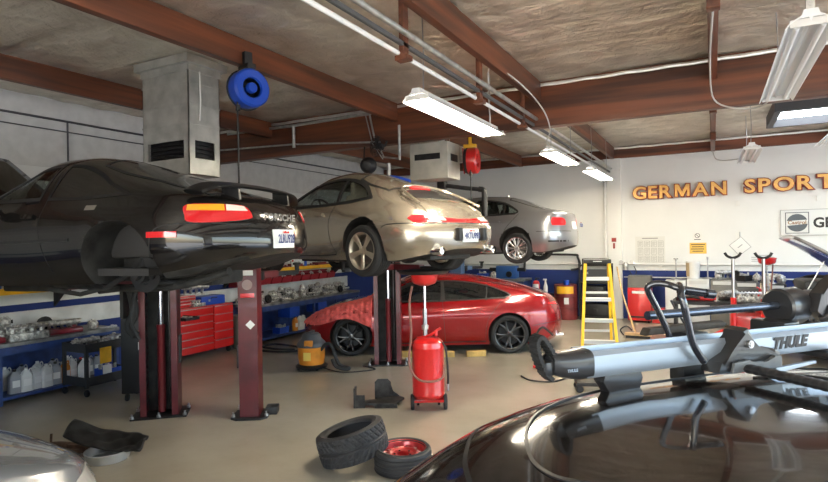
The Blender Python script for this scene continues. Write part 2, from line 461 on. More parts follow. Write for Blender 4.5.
def polygrid(poly, step):
    bm = bmesh.new()
    vs = [bm.verts.new((p[0], p[1], 0)) for p in poly]
    bm.faces.new(vs); bmesh.ops.triangulate(bm, faces=bm.faces)
    us = [p[0] for p in poly]; ws = [p[1] for p in poly]
    for ax, vals in ((0, us), (1, ws)):
        lo, hi = min(vals), max(vals); k = int((hi-lo)/step)
        for i in range(1, k+1):
            c = lo+(hi-lo)*i/(k+1); no = Vector((1,0,0)) if ax == 0 else Vector((0,1,0))
            bmesh.ops.bisect_plane(bm, geom=bm.verts[:]+bm.edges[:]+bm.faces[:], plane_co=no*c, plane_no=no, dist=1e-5)
    return bm

def project(bvh, frame, poly, off=.003, thick=.012, step=.04, mirror=False, bulge=0.):
    """closed patch lying on the body: outline poly (u, v) seen along the frame's ray"""
    d, u, v = frame if isinstance(frame, tuple) else FR[frame]
    bm = polygrid(poly, step)
    ok = True
    hits = {}
    for vt in bm.verts:
        o = u*vt.co.x+v*vt.co.y-d*6
        h, nn, _, _ = bvh.ray_cast(o, d)
        hits[vt] = (h, nn)
    # rays that miss: take the closest point of the body
    for vt, (h, nn) in hits.items():
        if h is None:
            base = min((x for x in hits.values() if x[0] is not None), key=lambda q: ((q[0].dot(u)-vt.co.x)**2+(q[0].dot(v)-vt.co.y)**2), default=(Vector((0,0,0)), -d))
            p = u*vt.co.x+v*vt.co.y+d*(base[0].dot(d)); h, nn, _, _ = bvh.find_nearest(p)
        hits[vt] = (h, nn)
    fr = {}; bk = {}
    out = bmesh.new()
    for vt in bm.verts:
        h, nn = hits[vt]
        if nn.dot(d) > 0: nn = -nn
        fr[vt] = out.verts.new(h+nn*(off)); bk[vt] = out.verts.new(h-nn*thick)
    for f in bm.faces:
        a = out.faces.new([fr[x] for x in f.verts]); a.smooth = True
        b = out.faces.new([bk[x] for x in f.verts][::-1]); b.smooth = True
    for e in bm.edges:
        if len(e.link_faces) == 1:
            p, q = e.verts; out.faces.new([fr[p], bk[p], bk[q], fr[q]])
    bm.free()
    bmesh.ops.recalc_face_normals(out, faces=out.faces)
    if mirror:
        bmesh.ops.transform(out, matrix=Matrix.Diagonal((1,-1,1,1)), verts=out.verts); bmesh.ops.reverse_faces(out, faces=out.faces)
    return out

def inset_poly(poly, d):
    n = len(poly); area = sum(poly[i][0]*poly[(i+1)%n][1]-poly[(i+1)%n][0]*poly[i][1] for i in range(n))
    sg = 1 if area > 0 else -1; out = []
    for i in range(n):
        p, q, r = Vector(poly[i-1]), Vector(poly[i]), Vector(poly[(i+1)%n])
        a = (q-p).normalized(); b = (r-q).normalized()
        na = Vector((-a.y, a.x))*sg; nb = Vector((-b.y, b.x))*sg; m = na+nb
        if m.length < .2: m = na
        m.normalize(); k = d/max(.45, m.dot(na)); w = q+m*k; out.append((w.x, w.y))
    return out
def smooth_poly(pts, k=6):
    """pts with a third value 1 are kept as corners"""
    n = len(pts); P = [Vector((p[0], p[1])) for p in pts]; cor = [len(p) > 2 for p in pts]; out = []
    for i in range(n):
        a, b, c, d = P[(i-1)%n], P[i], P[(i+1)%n], P[(i+2)%n]
        if cor[i]: a = b-(c-b)
        if cor[(i+1)%n]: d = c+(c-b)
        for j in range(k):
            t = j/k; out.append(tuple(.5*((2*b)+(-a+c)*t+(2*a-5*b+4*c-d)*t*t+(-a+3*b-3*c+d)*t**3)))
    return out
def inside(poly, x, y):
    c = False; n = len(poly); j = n-1
    for i in range(n):
        xi, yi = poly[i]; xj, yj = poly[j]
        if (yi > y) != (yj > y) and x < (xj-xi)*(y-yi)/(yj-yi)+xi: c = not c
        j = i
    return c
def ribbon(line, w):
    """polygon around an open line in 2d"""
    P = [Vector(p) for p in line]; A = []; B = []
    for i, p in enumerate(P):
        a = P[max(i-1,0)]; b = P[min(i+1,len(P)-1)]; t = (b-a).normalized(); nn = Vector((-t.y, t.x))
        A.append(tuple(p+nn*w/2)); B.append(tuple(p-nn*w/2))
    return A+B[::-1]

def bm_obj(bm, name, mats, parent, angle=40):
    sharp(bm, angle); me = bpy.data.meshes.new(name); bm.to_mesh(me); bm.free()
    for m in (mats if isinstance(mats, (list, tuple)) else [mats]): me.materials.append(m)
    o = bpy.data.objects.new(name, me); col.objects.link(o); o.parent = parent; return o

class CarBuild:
    def __init__(s, car, root, paintm):
        s.c = car; s.root = root; s.paint = paintm; s.bm = car.shell(); s.holes = []; s.arches = []
        s.bvh = car.bvh
    def patch(s, name, frame, poly, m, off=.003, thick=.012, step=.045, both=False, parent=None, mirror=False):
        if isinstance(frame, str) and frame == 'right': pass
        o = bm_obj(project(s.bvh, frame, poly, off, thick, step, mirror), name, m, parent or s.root)
        if both:
            bm_obj(project(s.bvh, frame, poly, off, thick, step, not mirror), name, m, parent or s.root)
        return o
    def line(s, frame, pts, w=.007, m=None, both=False, parent=None, off=.0015, name='panel_gap'):
        pl = [tuple(p[:2]) for p in catmull([(x, y, 0) for x, y in pts], 6)]
        return s.patch(name, frame, ribbon(pl, w), m or MATS['black_plastic'], off, .004, .06, both, parent)
    def window(s, name, frame, poly, glass, ring=.03, sides=('L','R'), hole=True, trim=None, side=None):
        """opening in the body with a dark surround and a pane"""
        d = FR[frame][0]
        for sd in sides:
            mir = sd == 'R'
            ringp = poly; inner = inset_poly(poly, ring)
            # surround: built as band polygon quads
            out = bmesh.new(); n = len(ringp); prev = None; rows = []
            dd, u, v = FR[frame]
            for k in range(n):
                row = []
                for tt in (0, .5, 1):
                    a = ringp[k][0]*(1-tt)+inner[k][0]*tt; b = ringp[k][1]*(1-tt)+inner[k][1]*tt
                    h, nn, _, _ = s.bvh.ray_cast(u*a+v*b-dd*6, dd)
                    if h is None: h, nn, _, _ = s.bvh.find_nearest(u*a+v*b)
                    if nn.dot(dd) > 0: nn = -nn
                    row.append((out.verts.new(h+nn*.005), out.verts.new(h-nn*.02)))
                rows.append(row)
            for k in range(n):
                A, B = rows[k], rows[(k+1)%n]
                for j in range(2):
                    out.faces.new([A[j][0], B[j][0], B[j+1][0], A[j+1][0]]); out.faces.new([A[j][1], A[j+1][1], B[j+1][1], B[j][1]])
                out.faces.new([A[0][0], A[0][1], B[0][1], B[0][0]]); out.faces.new([A[2][0], B[2][0], B[2][1], A[2][1]])
            for f in out.faces: f.smooth = True
            bmesh.ops.recalc_face_normals(out, faces=out.faces)
            if mir:
                bmesh.ops.transform(out, matrix=Matrix.Diagonal((1,-1,1,1)), verts=out.verts); bmesh.ops.reverse_faces(out, faces=out.faces)
            w = bm_obj(out, name, trim or MATS['black_plastic'], s.root)
            g = bm_obj(project(s.bvh, frame, inset_poly(poly, ring*.6), -.004, .004, .06, mir), 'pane', glass, w)
        if hole: s.holes.append((frame, inset_poly(poly, ring*.45), sides))
    def arch(s, x, z, r, y0=.45, sides=('L','R'), flare=0., mat_i=1):
        s.arches.append((x, z, r, y0, sides))
    def finish(s, mats=None, floorcut=None):
        c = s.c
        # material: underside dark
        for f in s.bm.faces:
            f.material_index = 1 if (f.normal.z < -.75 and f.calc_center_median().z < c.zb(f.calc_center_median().x)+.05) else 0
        body = bm_obj(s.bm, 'body', [s.paint, under], s.root, 50)
        for (x, z, r, y0, sides) in s.arches:
            for sd in sides:
                k = 1 if sd == 'L' else -1
                mb = MB(); mb.cyl((x, k*y0, z), (x, k*1.3, z), r, n=48)
                cut = mb.build('cut', [under], None)
                md = body.modifiers.new('b', 'BOOLEAN'); md.operation = 'DIFFERENCE'; md.object = cut; md.solver = 'EXACT'
                cut.parent = s.root
                bpy.context.view_layer.update(); dg = bpy.context.evaluated_depsgraph_get()
                me = bpy.data.meshes.new_from_object(body.evaluated_get(dg)); body.modifiers.clear(); body.data = me
                bpy.data.objects.remove(cut)
        bm = bmesh.new(); bm.from_mesh(body.data)
        for f in bm.faces:
            cc = f.calc_center_median()
            for (x, z, r, y0, sides) in s.arches:
                if math.hypot(cc.x-x, cc.z-z) < r+.004 and abs(cc.y) > y0-.002 and (abs(math.hypot(cc.x-x, cc.z-z)-r) < .006 or abs(abs(cc.y)-y0) < .003): f.material_index = 1
        bad = []
        for f in bm.faces:
            cc = f.calc_center_median(); nn = f.normal
            for fr, poly, sides in s.holes:
                if fr == 'left':
                    if abs(nn.y) > .25 and inside(poly, cc.x, cc.z) and (('L' in sides and cc.y > 0) or ('R' in sides and cc.y < 0)): bad.append(f); break
                elif fr == 'top':
                    if nn.z > .1 and inside(poly, cc.x, cc.y): bad.append(f); break
                elif fr == 'rear':
                    if nn.x < -.05 and inside(poly, cc.y, cc.z): bad.append(f); break
                elif fr == 'front':
                    if nn.x > .05 and inside(poly, cc.y, cc.z): bad.append(f); break
        bmesh.ops.delete(bm, geom=bad, context='FACES')
        for f in bm.faces: f.smooth = True
        sharp(bm, 32); bm.to_mesh(body.data); bm.free(); body.name = 'body'; body.data.name = 'body'
        while len(body.data.materials) < 2: body.data.materials.append(under)
        return body

def make_wheel(parent, x, y, z, side, R=.315, W=.225, rr=.22, style='five', rimm=None, depth=.03, name='wheel', tilt=0., disc=None):
    """side +1: outer face towards +y"""
    w = bpy.data.objects.new(name, None); col.objects.link(w); w.parent = parent; w.location = (x, y, z); w.empty_display_size = .1
    w.rotation_euler = (tilt, 0, 0)
    M = Matrix.Rotation(-PI/2*side, 4, 'X')      # local z -> outer face
    h = W/2
    mb = MB()
    prof = [(rr-.005, -h+.02), (rr+.01, -h+.004), (rr+.03, -h), (R-.035, -h-.004), (R-.012, -h+.01), (R, -h+.035)]
    for g in (-.05, -.015, .02, .055):
        prof += [(R, g-.006), (R-.008, g-.004), (R-.008, g+.004), (R, g+.006)]
    prof += [(R, h-.035), (R-.012, h-.01), (R-.035, h+.004), (rr+.03, h), (rr+.01, h-.004), (rr-.005, h-.02)]
    mb.lathe(prof, M, 56); mb.build('tyre', rubber, w, angle=30)
    rm = rimm or steel
    mb = MB()
    # barrel and lip
    mb.lathe([(rr-.02, -h+.02), (rr-.025, -h+.05), (rr-.03, h-.06), (rr-.02, h-.02), (rr-.004, h-.004), (rr+.006, h-.002), (rr+.004, h-.012)], M, 56)
    zf = h-depth
    mb.lathe([(0, zf-.02), (.055, zf-.02), (.06, zf-.012), (.058, zf+.0), (.03, zf+.006), (0, zf+.006)], M, 24)
    def spoke(a, w0, w1, twist=0., r0=.045, r1=None, zt=.012):
        r1 = r1 or rr-.012; seg = 6
        def fn(u, v):
            rad = r0+(r1-r0)*u; hw = (w0+(w1-w0)*(u**1.4))/2; q = v*2*PI
            cx = math.cos(q)*hw; cz = math.sin(q)*.013
            aa = a+twist*u
            zz = zf-.006+cz+zt*u*u
            return M @ Vector((rad*math.cos(aa)-cx*math.sin(aa), rad*math.sin(aa)+cx*math.cos(aa), zz))
        mb.grid(fn, seg, 8)
    if style == 'five':
        for i in range(5): spoke(2*PI*i/5+.3, .052, .085)
    elif style == 'ten':
        for i in range(5):
            a = 2*PI*i/5+.3; spoke(a-.10, .03, .022, -.14); spoke(a+.10, .03, .022, .14)
    elif style == 'twin5':
        for i in range(5):
            a = 2*PI*i/5+.2; spoke(a, .05, .024, -.26); spoke(a, .05, .024, .26)
    elif style == 'multi':
        for i in range(10):
            a = 2*PI*i/10; spoke(a-.06, .02, .018, -.06); spoke(a+.06, .02, .018, .06)
    for i in range(5):
        a = 2*PI*i/5; c = Vector((.038*math.cos(a), .038*math.sin(a), zf)); mb.cyl(M@(c+Vector((0,0,-.004))), M@(c+Vector((0,0,.012))), .009, n=6)
    mb.build('rim', rm, w, angle=40)
    mb = MB(); mb.lathe([(0, -.02), (rr*.72, -.02), (rr*.72, .0), (0, .0)], M, 32); mb.build('brake_disc', disc or mat('disc_steel',(.16,.15,.14),.5,.7), w)
    return w

def seat(parent, x, y, z, m, name='seat'):
    mb = MB()
    def back(u, v):
        a = v*2*PI; hw = .24*(1-.25*u**2); return Vector((x-.10-.22*u+.07*math.cos(a), y+hw*math.copysign(abs(math.sin(a))**.7, math.sin(a)), z+.1+.68*u))
    mb.grid(back, 10, 16)
    mb.cbox((x-.34, y, z+.86), (.09,.24,.2), None, .035)
    mb.cbox((x+.16, y, z+.06), (.5,.48,.16), None, .05)
    return mb.build(name, m, parent)

def thin_glass(name, tintc, ref=.9):
    m = bpy.data.materials.new(name); m.use_nodes = True; nt = m.node_tree; N = nt.nodes; L = nt.links
    N.remove(N['Principled BSDF']); out = N['Material Output']
    tr = N.new('ShaderNodeBsdfTransparent'); tr.inputs['Color'].default_value = (*tintc,1)
    gl = N.new('ShaderNodeBsdfGlossy'); gl.inputs['Roughness'].default_value = .02; gl.inputs['Color'].default_value=(ref,ref,ref,1)
    lw = N.new('ShaderNodeLayerWeight'); lw.inputs['Blend'].default_value = .5
    pw = N.new('ShaderNodeMath'); pw.operation = 'POWER'; pw.inputs[1].default_value = 4; L.new(lw.outputs['Facing'], pw.inputs[0])
    fr = N.new('ShaderNodeMath'); fr.operation = 'MULTIPLY_ADD'; fr.inputs[1].default_value = .6; fr.inputs[2].default_value = .03; L.new(pw.outputs[0], fr.inputs[0])
    mx = N.new('ShaderNodeMixShader'); L.new(fr.outputs[0], mx.inputs[0]); L.new(tr.outputs[0], mx.inputs[1]); L.new(gl.outputs[0], mx.inputs[2]); L.new(mx.outputs[0], out.inputs['Surface'])
    MATS[name] = m; return m
def remap_x(root, fn):
    for o in root.children:
        if o.type == 'MESH' and abs(o.location.x) < 1e-6:
            todo = [o]+list(o.children)
            for q in todo:
                if q.type == 'MESH' and abs(q.location.x) < 1e-6:
                    for v in q.data.vertices: v.co.x = fn(v.co.x)
        else: o.location.x = fn(o.location.x)
# ------------------------------------------------------------ the cars
tint = thin_glass('tinted_glass', (.72,.76,.75))
darkglass = mat('dark_glass', (.008,.009,.010), .03, spec=.6, coat=.5)
redlens = mat('red_lens', (.62,.015,.02), .12, coat=.8, emit=(.5,.0,.0), es=.0)
clearlens = mat('clear_lens', (.75,.72,.66), .12, coat=.8)
amberlens = mat('amber_lens', (.85,.42,.03), .15, coat=.8)
platem = mat('plate_white', (.78,.80,.80), .4)
inkblue = mat('plate_ink', (.03,.05,.18), .5)
silverm = mat('silver_paint', (.41,.36,.29), .27, .72, 1.)
blackp = mat('black_paint', (.008,.007,.007), .22, .0, .75, spec=.2)
greyp = mat('grey_blue_paint', (.30,.31,.33), .28, .75, 1.)
redp = mat('red_paint', (.27,.004,.007), .25, .25, 1.)
tan = mat('tan_leather', (.34,.17,.08), .55, bump=.1)
beige = mat('beige_leather', (.38,.33,.27), .6, bump=.1)
seatblk = mat('dark_trim', (.03,.028,.028), .7)

def plate(cb, yc, zc, text, frame='rear', parent=None):
    p = cb.patch('license_plate', frame, [(yc-.152,zc-.076),(yc+.152,zc-.076),(yc+.152,zc+.076),(yc-.152,zc+.076)], platem, .012, .004, .15)
    h, nn, _, _ = cb.bvh.ray_cast(Vector((-3, yc, zc)), Vector((1,0,0)))
    # rear faces look towards -x: text runs along -y
    t = text_obj('plate_number', text, .105, .002, inkblue, p, (h.x-.018, yc+.135, zc-.036), (R_(90), 0, R_(-90)), bold=.002, sx=.72)
    t2 = text_obj('plate_state', 'California', .03, .002, redlens, p, (h.x-.018, yc+.06, zc+.047), (R_(90), 0, R_(-90)), bold=.001)
    return p

PHI9 = -15
def car_911():
    root = thing('sports_car', 'silver-gold coupe raised high on the middle lift, five-spoke wheels and full-width red tail lights', 'car', (-2.57,6.27,1.65), PI+R_(PHI9))
    c = Car(4.245,
        top=[(0,.60),(.05,.64),(.14,.76),(.3,.86),(.6,.965),(.9,1.10),(1.25,1.24),(1.6,1.345),(1.92,1.385),(2.2,1.37),(2.5,1.28),(2.9,1.05),(3.08,.94),(3.5,.845),(3.9,.71),(4.15,.56),(4.245,.46)],
        shoulder=[(0,.55),(.12,.68),(.3,.77),(.6,.84),(1.0,.89),(1.4,.895),(2.0,.88),(2.9,.865),(3.25,.845),(3.6,.79),(3.95,.67),(4.245,.42)],
        wmax=[(0,.80),(.4,.855),(.95,.87),(1.4,.85),(1.8,.81),(2.6,.80),(3.2,.835),(3.7,.81),(4.245,.70)],
        wsh=[(0,.74),(.4,.72),(.9,.72),(1.3,.71),(2.0,.70),(2.9,.69),(3.25,.70),(3.7,.66),(4.245,.55)],
        zwide=[(0,.50),(1,.58),(2,.55),(4.245,.45)],
        bottom=[(0,.30),(.15,.24),(.6,.17),(3.8,.17),(4.245,.2)],
        wbot=[(0,.70),(1,.74),(2,.74),(3.3,.74),(4.245,.6)],
        Rr=.62, Rf=.75, rear=[(.2,.10),(.35,.02),(.48,0),(.60,.03),(.68,.10),(.76,.12),(.9,.12)], front=[(.2,.05),(.4,0),(.6,.05)], lean=.26, pr=2.7, reach=.5,
        nmax=[(0,2.6),(1.2,2.5),(2,2.7),(4.2,2.6)])
    cb = CarBuild(c, root, silverm)
    cb.arch(1.02,.335,.372,.5); cb.arch(3.29,.33,.355,.5)
    # side glass (one outline, divided by the door pillar)
    dlo = smooth_poly([(2.92,.88,1),(2.52,1.125),(2.26,1.225),(1.92,1.27),(1.58,1.24),(1.26,1.13),(1.02,.98),(.98,.935,1),(1.5,.895),(2.2,.88)], 5)
    cb.window('side_window', 'left', dlo, tint, .035)
    cb.patch('door_pillar', 'left', [(1.62,.89),(1.68,.89),(1.72,1.24),(1.67,1.24)], black, .004, .02, .06, True)
    ws = smooth_poly([(-.62,.93,1),(-.52,1.10),(-.43,1.215,1),(0,1.245),(.43,1.215,1),(.52,1.10),(.62,.93,1),(0,.955)], 4)
    cb.window('windshield', 'front', ws, tint, .03, ('L',))
    rw = smooth_poly([(.86,-.52,1),(.88,0),(.86,.52,1),(1.2,.50),(1.50,.42,1),(1.58,0),(1.50,-.42,1),(1.2,-.50)], 4)
    cb.window('rear_window', 'top', rw, darkglass, .03, ('L',), hole=False)
    # tail lamps and reflector band
    lz0, lz1 = .605, .705
    cb.patch('tail_light_band', 'rear', smooth_poly([(-.70,.61,1),(0,.615),(.70,.61,1),(.70,.70,1),(0,.685),(-.70,.70,1)],3), redlens, .008, .02, .06)
    for sgn in (1,-1):
        f = yawframe(42)
        cb.patch('tail_light', f, smooth_poly([(-.50,.612,1),(-.50,.702,1),(-.70,.70),(-.78,.665,1),(-.72,.618,1)],3), redlens, .008, .02, .05, False, None, sgn<0)
        cb.patch('reversing_lens', 'rear', [(sgn*.34,.63),(sgn*.56,.63),(sgn*.56,.675),(sgn*.34,.675)], clearlens, .013, .01, .06)
    # engine lid, raised spoiler, grille, gaps
    lid = smooth_poly([(.17,-.52,1),(.13,0),(.17,.52,1),(.56,.50),(.82,.40,1),(.86,0),(.82,-.40,1),(.56,-.50)], 5)
    cb.patch('engine_lid', 'top', lid, silverm, .012, .02, .06)
    cb.patch('lid_grille', 'top', smooth_poly([(.52,-.38,1),(.50,0),(.52,.38,1),(.77,.33,1),(.79,0),(.77,-.33,1)],4), black, .018, .01, .06)
    cb.patch('high_brake_light', 'top', [(.80,-.17),(.80,.17),(.85,.17),(.85,-.17)], redlens, .03, .03, .08)
    mb = MB()
    pts = [(.30,-.585,.84),(.50,-.52,.945),(.68,-.46,1.03),(.80,-.33,1.09),(.84,0,1.12),(.80,.33,1.09),(.68,.46,1.03),(.50,.52,.945),(.30,.585,.84)]
    mb.tube(pts, .018, 8, 5); mb.build('lid_moulding', silverm, root)
    cb.line('left', [(1.68,.90),(1.72,.7),(1.68,.45),(1.58,.28),(1.60,.24)], both=True)
    cb.line('left', [(2.98,.86),(3.02,.6),(2.98,.3)], both=True)
    cb.line('left', [(1.6,.24),(2.2,.225),(2.98,.24)], .014, both=True)
    cb.line('left', [(.10,.60),(.35,.605),(.58,.595),(.66,.56)], .010, both=True)
    cb.line('rear', [(-.72,.60),(0,.603),(.72,.60)], .014)
    cb.patch('door_handle', 'left', smooth_poly([(1.88,.755,1),(1.88,.785,1),(2.06,.785,1),(2.06,.755,1)],3), silverm, .028, .0, .05, True)
    # bumperettes, plate, exhausts
    for sgn in (1,-1):
        mb = MB(); mb.cbox((.0,sgn*.235,.47),(.09,.075,.16),None,.025); mb.build('bumperette', black, root)
        mb = MB(); mb.lathe([(.045,0),(.052,.01),(.052,.16),(.045,.16),(.043,.02),(.0,.03)], Matrix.Translation((.02,sgn*.50,.275))@Matrix.Rotation(R_(90),4,'Y'), 20)
        mb.tube([(.14,sgn*.50,.275),(.4,sgn*.5,.25),(.7,sgn*.35,.2)], .035, 10, 3); mb.build('exhaust_pipe', chrome, root)
    plate(cb, 0, .455, '4KTU993')
    # door mirror
    for sgn in (1,-1):
        mb = MB(); mb.lathe([(0,-.08),(.05,-.07),(.075,-.02),(.08,.04),(.07,.06),(0,.06)], Matrix.Translation((2.78,sgn*.86,.97))@Matrix.Rotation(R_(-90),4,'Y')@Matrix.Diagonal((.85,1.3,1,1)), 20)
        mb.cyl((2.76,sgn*.72,.90),(2.76,sgn*.82,.94),.02); mb.build('door_mirror', silverm, root)
    body = cb.finish()
    for (x,W,zz) in ((1.02,.255,.29),(3.29,.205,.26)):
        for sgn in (1,-1):
            make_wheel(root, x, sgn*(.735 if x<2 else .70), zz, sgn, .318, W, .225, 'five', mat('wheel_silver',(.52,.47,.38),.35,.8), .022)
    # underside
    mb = MB(); mb.cbox((.75,0,.26),(.9,.8,.2),None,.05); mb.cbox((2.2,0,.16),(1.8,.5,.08),None,.02)
    mb.tube([(1.02,-.6,.27),(1.02,.6,.27)],.035,10); mb.tube([(3.29,-.6,.27),(3.29,.6,.27)],.03,10)
    mb.tube([(1.45,-.5,.2),(1.02,-.55,.27)],.03,8); mb.tube([(1.45,.5,.2),(1.02,.55,.27)],.03,8)
    mb.tube([(.35,.55,.28),(.35,0,.25),(.35,-.55,.28)],.07,12); mb.build('undercarriage', under, root)
    for sgn in (1,-1): seat(root, 1.95, sgn*.36, .24, beige)
    mb = MB(); mb.box(2.55,3.1,-.66,.66,.5,.86,None,.04); mb.box(1.0,1.5,-.55,.55,.4,.8,None,.05); mb.box(1.0,3.0,-.68,.68,.28,.34); mb.build('interior_trim', seatblk, root)
    mb = MB(); M = Matrix.Translation((2.42,.36,.86))@Matrix.Rotation(R_(-68),4,'Y')
    mb.tube([M@Vector((.185*math.cos(a*PI/12),.185*math.sin(a*PI/12),0)) for a in range(25)], .014, 8); mb.cyl(M@Vector((-.18,0,0)),M@Vector((.18,0,0)),.015); mb.cyl(M@Vector((0,0,0)),M@Vector((0,0,-.2)),.03); mb.build('steering_wheel', black, root)
    return root
car_911()
def mirror_part(root, m, x, y, z, name='door_mirror'):
    for sgn in (1,-1):
        mb = MB(); mb.lathe([(0,-.09),(.05,-.08),(.075,-.03),(.085,.04),(.075,.065),(0,.065)], Matrix.Translation((x,sgn*(y+.10),z+.06))@Matrix.Rotation(R_(-90),4,'Y')@Matrix.Diagonal((.85,1.3,1,1)), 20)
        mb.cyl((x,sgn*(y-.04),z),(x,sgn*(y+.06),z+.04),.02); mb.build(name, m, root)

# ---------------- black coupe, nearest lift
def car_928():
    root = thing('sports_car', 'black grand tourer on the nearest lift, hood open, rear wheel off, wing on its tail', 'car', (-3.31,3.90,1.545), PI+R_(13))
    c = Car(4.52,
        top=[(0,.76),(.04,.85),(.14,.90),(.35,.95),(.7,1.04),(1.0,1.14),(1.4,1.25),(1.8,1.32),(2.15,1.35),(2.5,1.345),(2.8,1.25),(3.2,1.0),(3.4,.885),(3.9,.80),(4.3,.69),(4.52,.58)],
        shoulder=[(0,.70),(.14,.83),(.35,.86),(.7,.87),(1.1,.87),(1.8,.885),(2.5,.87),(3.2,.85),(3.7,.81),(4.2,.69),(4.52,.52)],
        wmax=[(0,.80),(.4,.90),(1.05,.945),(1.5,.92),(2.4,.90),(3.5,.92),(4.1,.88),(4.52,.75)],
        wsh=[(0,.74),(.4,.80),(1.1,.82),(2,.78),(2.8,.76),(3.4,.78),(4.1,.74),(4.52,.6)],
        zwide=[(0,.5),(1,.6),(2,.58),(3.5,.56),(4.52,.45)],
        bottom=[(0,.42),(.2,.36),(.6,.26),(1.2,.20),(3.9,.17),(4.52,.22)],
        wbot=[(0,.66),(.6,.76),(2,.78),(3.6,.78),(4.52,.6)],
        Rr=.80, Rf=.8, rear=[(.25,.14),(.38,.04),(.5,0),(.62,.01),(.74,.04),(.82,.09),(.9,.15)], front=[(.2,.08),(.45,0),(.65,.05)], lean=.30, pr=2.5, reach=.6, nmax=[(0,2.5),(1.5,2.5),(2.3,2.9),(3.3,2.5)])
    cb = CarBuild(c, root, blackp)
    cb.arch(1.08,.34,.37,.45); cb.arch(3.58,.33,.36,.5)
    door = smooth_poly([(3.12,.90,1),(2.86,1.08),(2.62,1.20),(2.40,1.245),(2.26,1.25,1),(2.24,1.05),(2.26,.90,1),(2.7,.895)], 5)
    cb.window('door_window', 'left', door, tint, .03)
    qw = smooth_poly([(2.14,.90,1),(2.12,1.06),(2.16,1.245,1),(1.9,1.22),(1.55,1.13),(1.25,1.02),(1.0,.92,1),(1.5,.895)], 5)
    cb.window('quarter_window', 'left', qw, darkglass, .025, hole=False)
    cb.window('windshield', 'front', smooth_poly([(-.68,.92,1),(-.58,1.08),(-.47,1.175,1),(0,1.2),(.47,1.175,1),(.58,1.08),(.68,.92,1),(0,.95)], 4), tint, .03, ('L',))
    hatch = smooth_poly([(.42,-.60,1),(.34,0),(.42,.60,1),(1.1,.56),(1.72,.44,1),(1.8,0),(1.72,-.44,1),(1.1,-.56)], 5)
    cb.window('hatch_window', 'top', hatch, darkglass, .03, ('L',), hole=False)
    cb.line('left', [(2.20,1.2),(2.14,.9),(2.10,.7),(2.02,.5),(1.92,.30)], both=True)
    cb.line('left', [(3.2,.86),(3.22,.6),(3.15,.28)], both=True)
    cb.patch('side_moulding', 'left', [(1.62,.55),(3.14,.53),(3.14,.555),(1.62,.575)], black, .012, .01, .1, True)
    cb.patch('door_handle', 'left', smooth_poly([(2.20,.74,1),(2.20,.775,1),(2.40,.775,1),(2.40,.74,1)],3), blackp, .02, .0, .05, True)
    cb.patch('fuel_flap', 'left', [(1.30,.80),(1.30,.84),(1.46,.84),(1.46,.80)], chrome, .001, .002, .05)
    # sill, bumper seams
    cb.line('left', [(.74,.42),(.72,.58),(.62,.66),(.30,.67),(.12,.66)], .010, both=True)
    # side marker and wrap-round lamps: red below, amber and clear above
    for mir in (False, True):
        cb.patch('side_marker_light', 'left', smooth_poly([(.52,.565,1),(.52,.61,1),(.75,.61,1),(.75,.565,1)],3), redlens, .010, .01, .05, False, None, mir)
        f = yawframe(47)
        yc = -.63
        lamp = cb.patch('tail_light', f, smooth_poly([(yc-.29,.725),(yc-.27,.815),(yc+.02,.82),(yc+.17,.805),(yc+.22,.735),(yc+.19,.705),(yc-.05,.68),(yc-.26,.68)],4) if True else None, redlens, .012, .02, .04, False, None, mir)
        cb.patch('indicator_lens', f, smooth_poly([(yc-.275,.768,1),(yc-.265,.812,1),(yc+.0,.817,1),(yc+.0,.768,1)],3), amberlens, .018, .004, .04, False, lamp, mir)
        cb.patch('reversing_lens', f, smooth_poly([(yc+.015,.768,1),(yc+.015,.817,1),(yc+.155,.803,1),(yc+.185,.768,1)],3), clearlens, .018, .004, .04, False, lamp, mir)
    plate(cb, .14, .545, '2LRU928')
    ha = cb.bvh.ray_cast(Vector((-3,.36,.71)), Vector((1,0,0)))[0]; hb = cb.bvh.ray_cast(Vector((-3,-.24,.71)), Vector((1,0,0)))[0]; hm = cb.bvh.ray_cast(Vector((-3,.06,.71)), Vector((1,0,0)))[0]
    kk = math.atan2(ha.x-hb.x, .60); xo = min(0, hm.x-(ha.x+hb.x)/2)
    text_obj('rear_script', 'PORSCHE', .080, .004, mat('badge_grey',(.16,.16,.16),.35,.5), root, (ha.x+xo-.022, .44, .70), (R_(90), 0, R_(-90)-kk), bold=.003, sx=1.30, spacing=1.12)
    # wing
    mb = MB()
    def wing(u, v):
        t = (u-.5)*2; a = v*2*PI; y = .80*t; e = abs(t)**3
        cx = .33+.10*e+.12*math.cos(a)*(1-.25*e); cz = 1.01-.10*e*e-.015*abs(t)+.020*math.sin(a)+.18*(cx-.33)
        return Vector((cx, y, cz))
    mb.grid(wing, 30, 14); mb.build('rear_wing', black, root)
    for sgn in (1,-1):
        mb = MB(); mb.prism([(.25,.85),(.42,.88),(.42,1.0),(.27,.995)], -.015, .015, Matrix.Translation((0,sgn*.42,0))@Matrix.Rotation(R_(90),4,'X')); mb.build('wing_support', black, root)
    # raised hood, hinged at the windshield
    mb = MB()
    def hood(u, v):
        y = (v-.5)*1.42*(1-.12*u*u); x = 4.05+1.3*u*math.cos(R_(30)); z = .90+1.3*u*math.sin(R_(30))+.04*math.sin(PI*v)
        return Vector((x, y, z))
    mb.grid(hood, 12, 12); o = mb.build('hood', blackp, root, recalc=False); o.modifiers.new('s','SOLIDIFY').thickness = .03
    cb.finish()
    mirror_part(root, blackp, 2.98, .84, .90)
    for (x,sgn) in ((3.58,1),(3.58,-1)):
        make_wheel(root, x, sgn*.75, .37, sgn, .318, .23, .215, 'five', steel)
    # rear suspension left open where the wheel is off
    mb = MB()
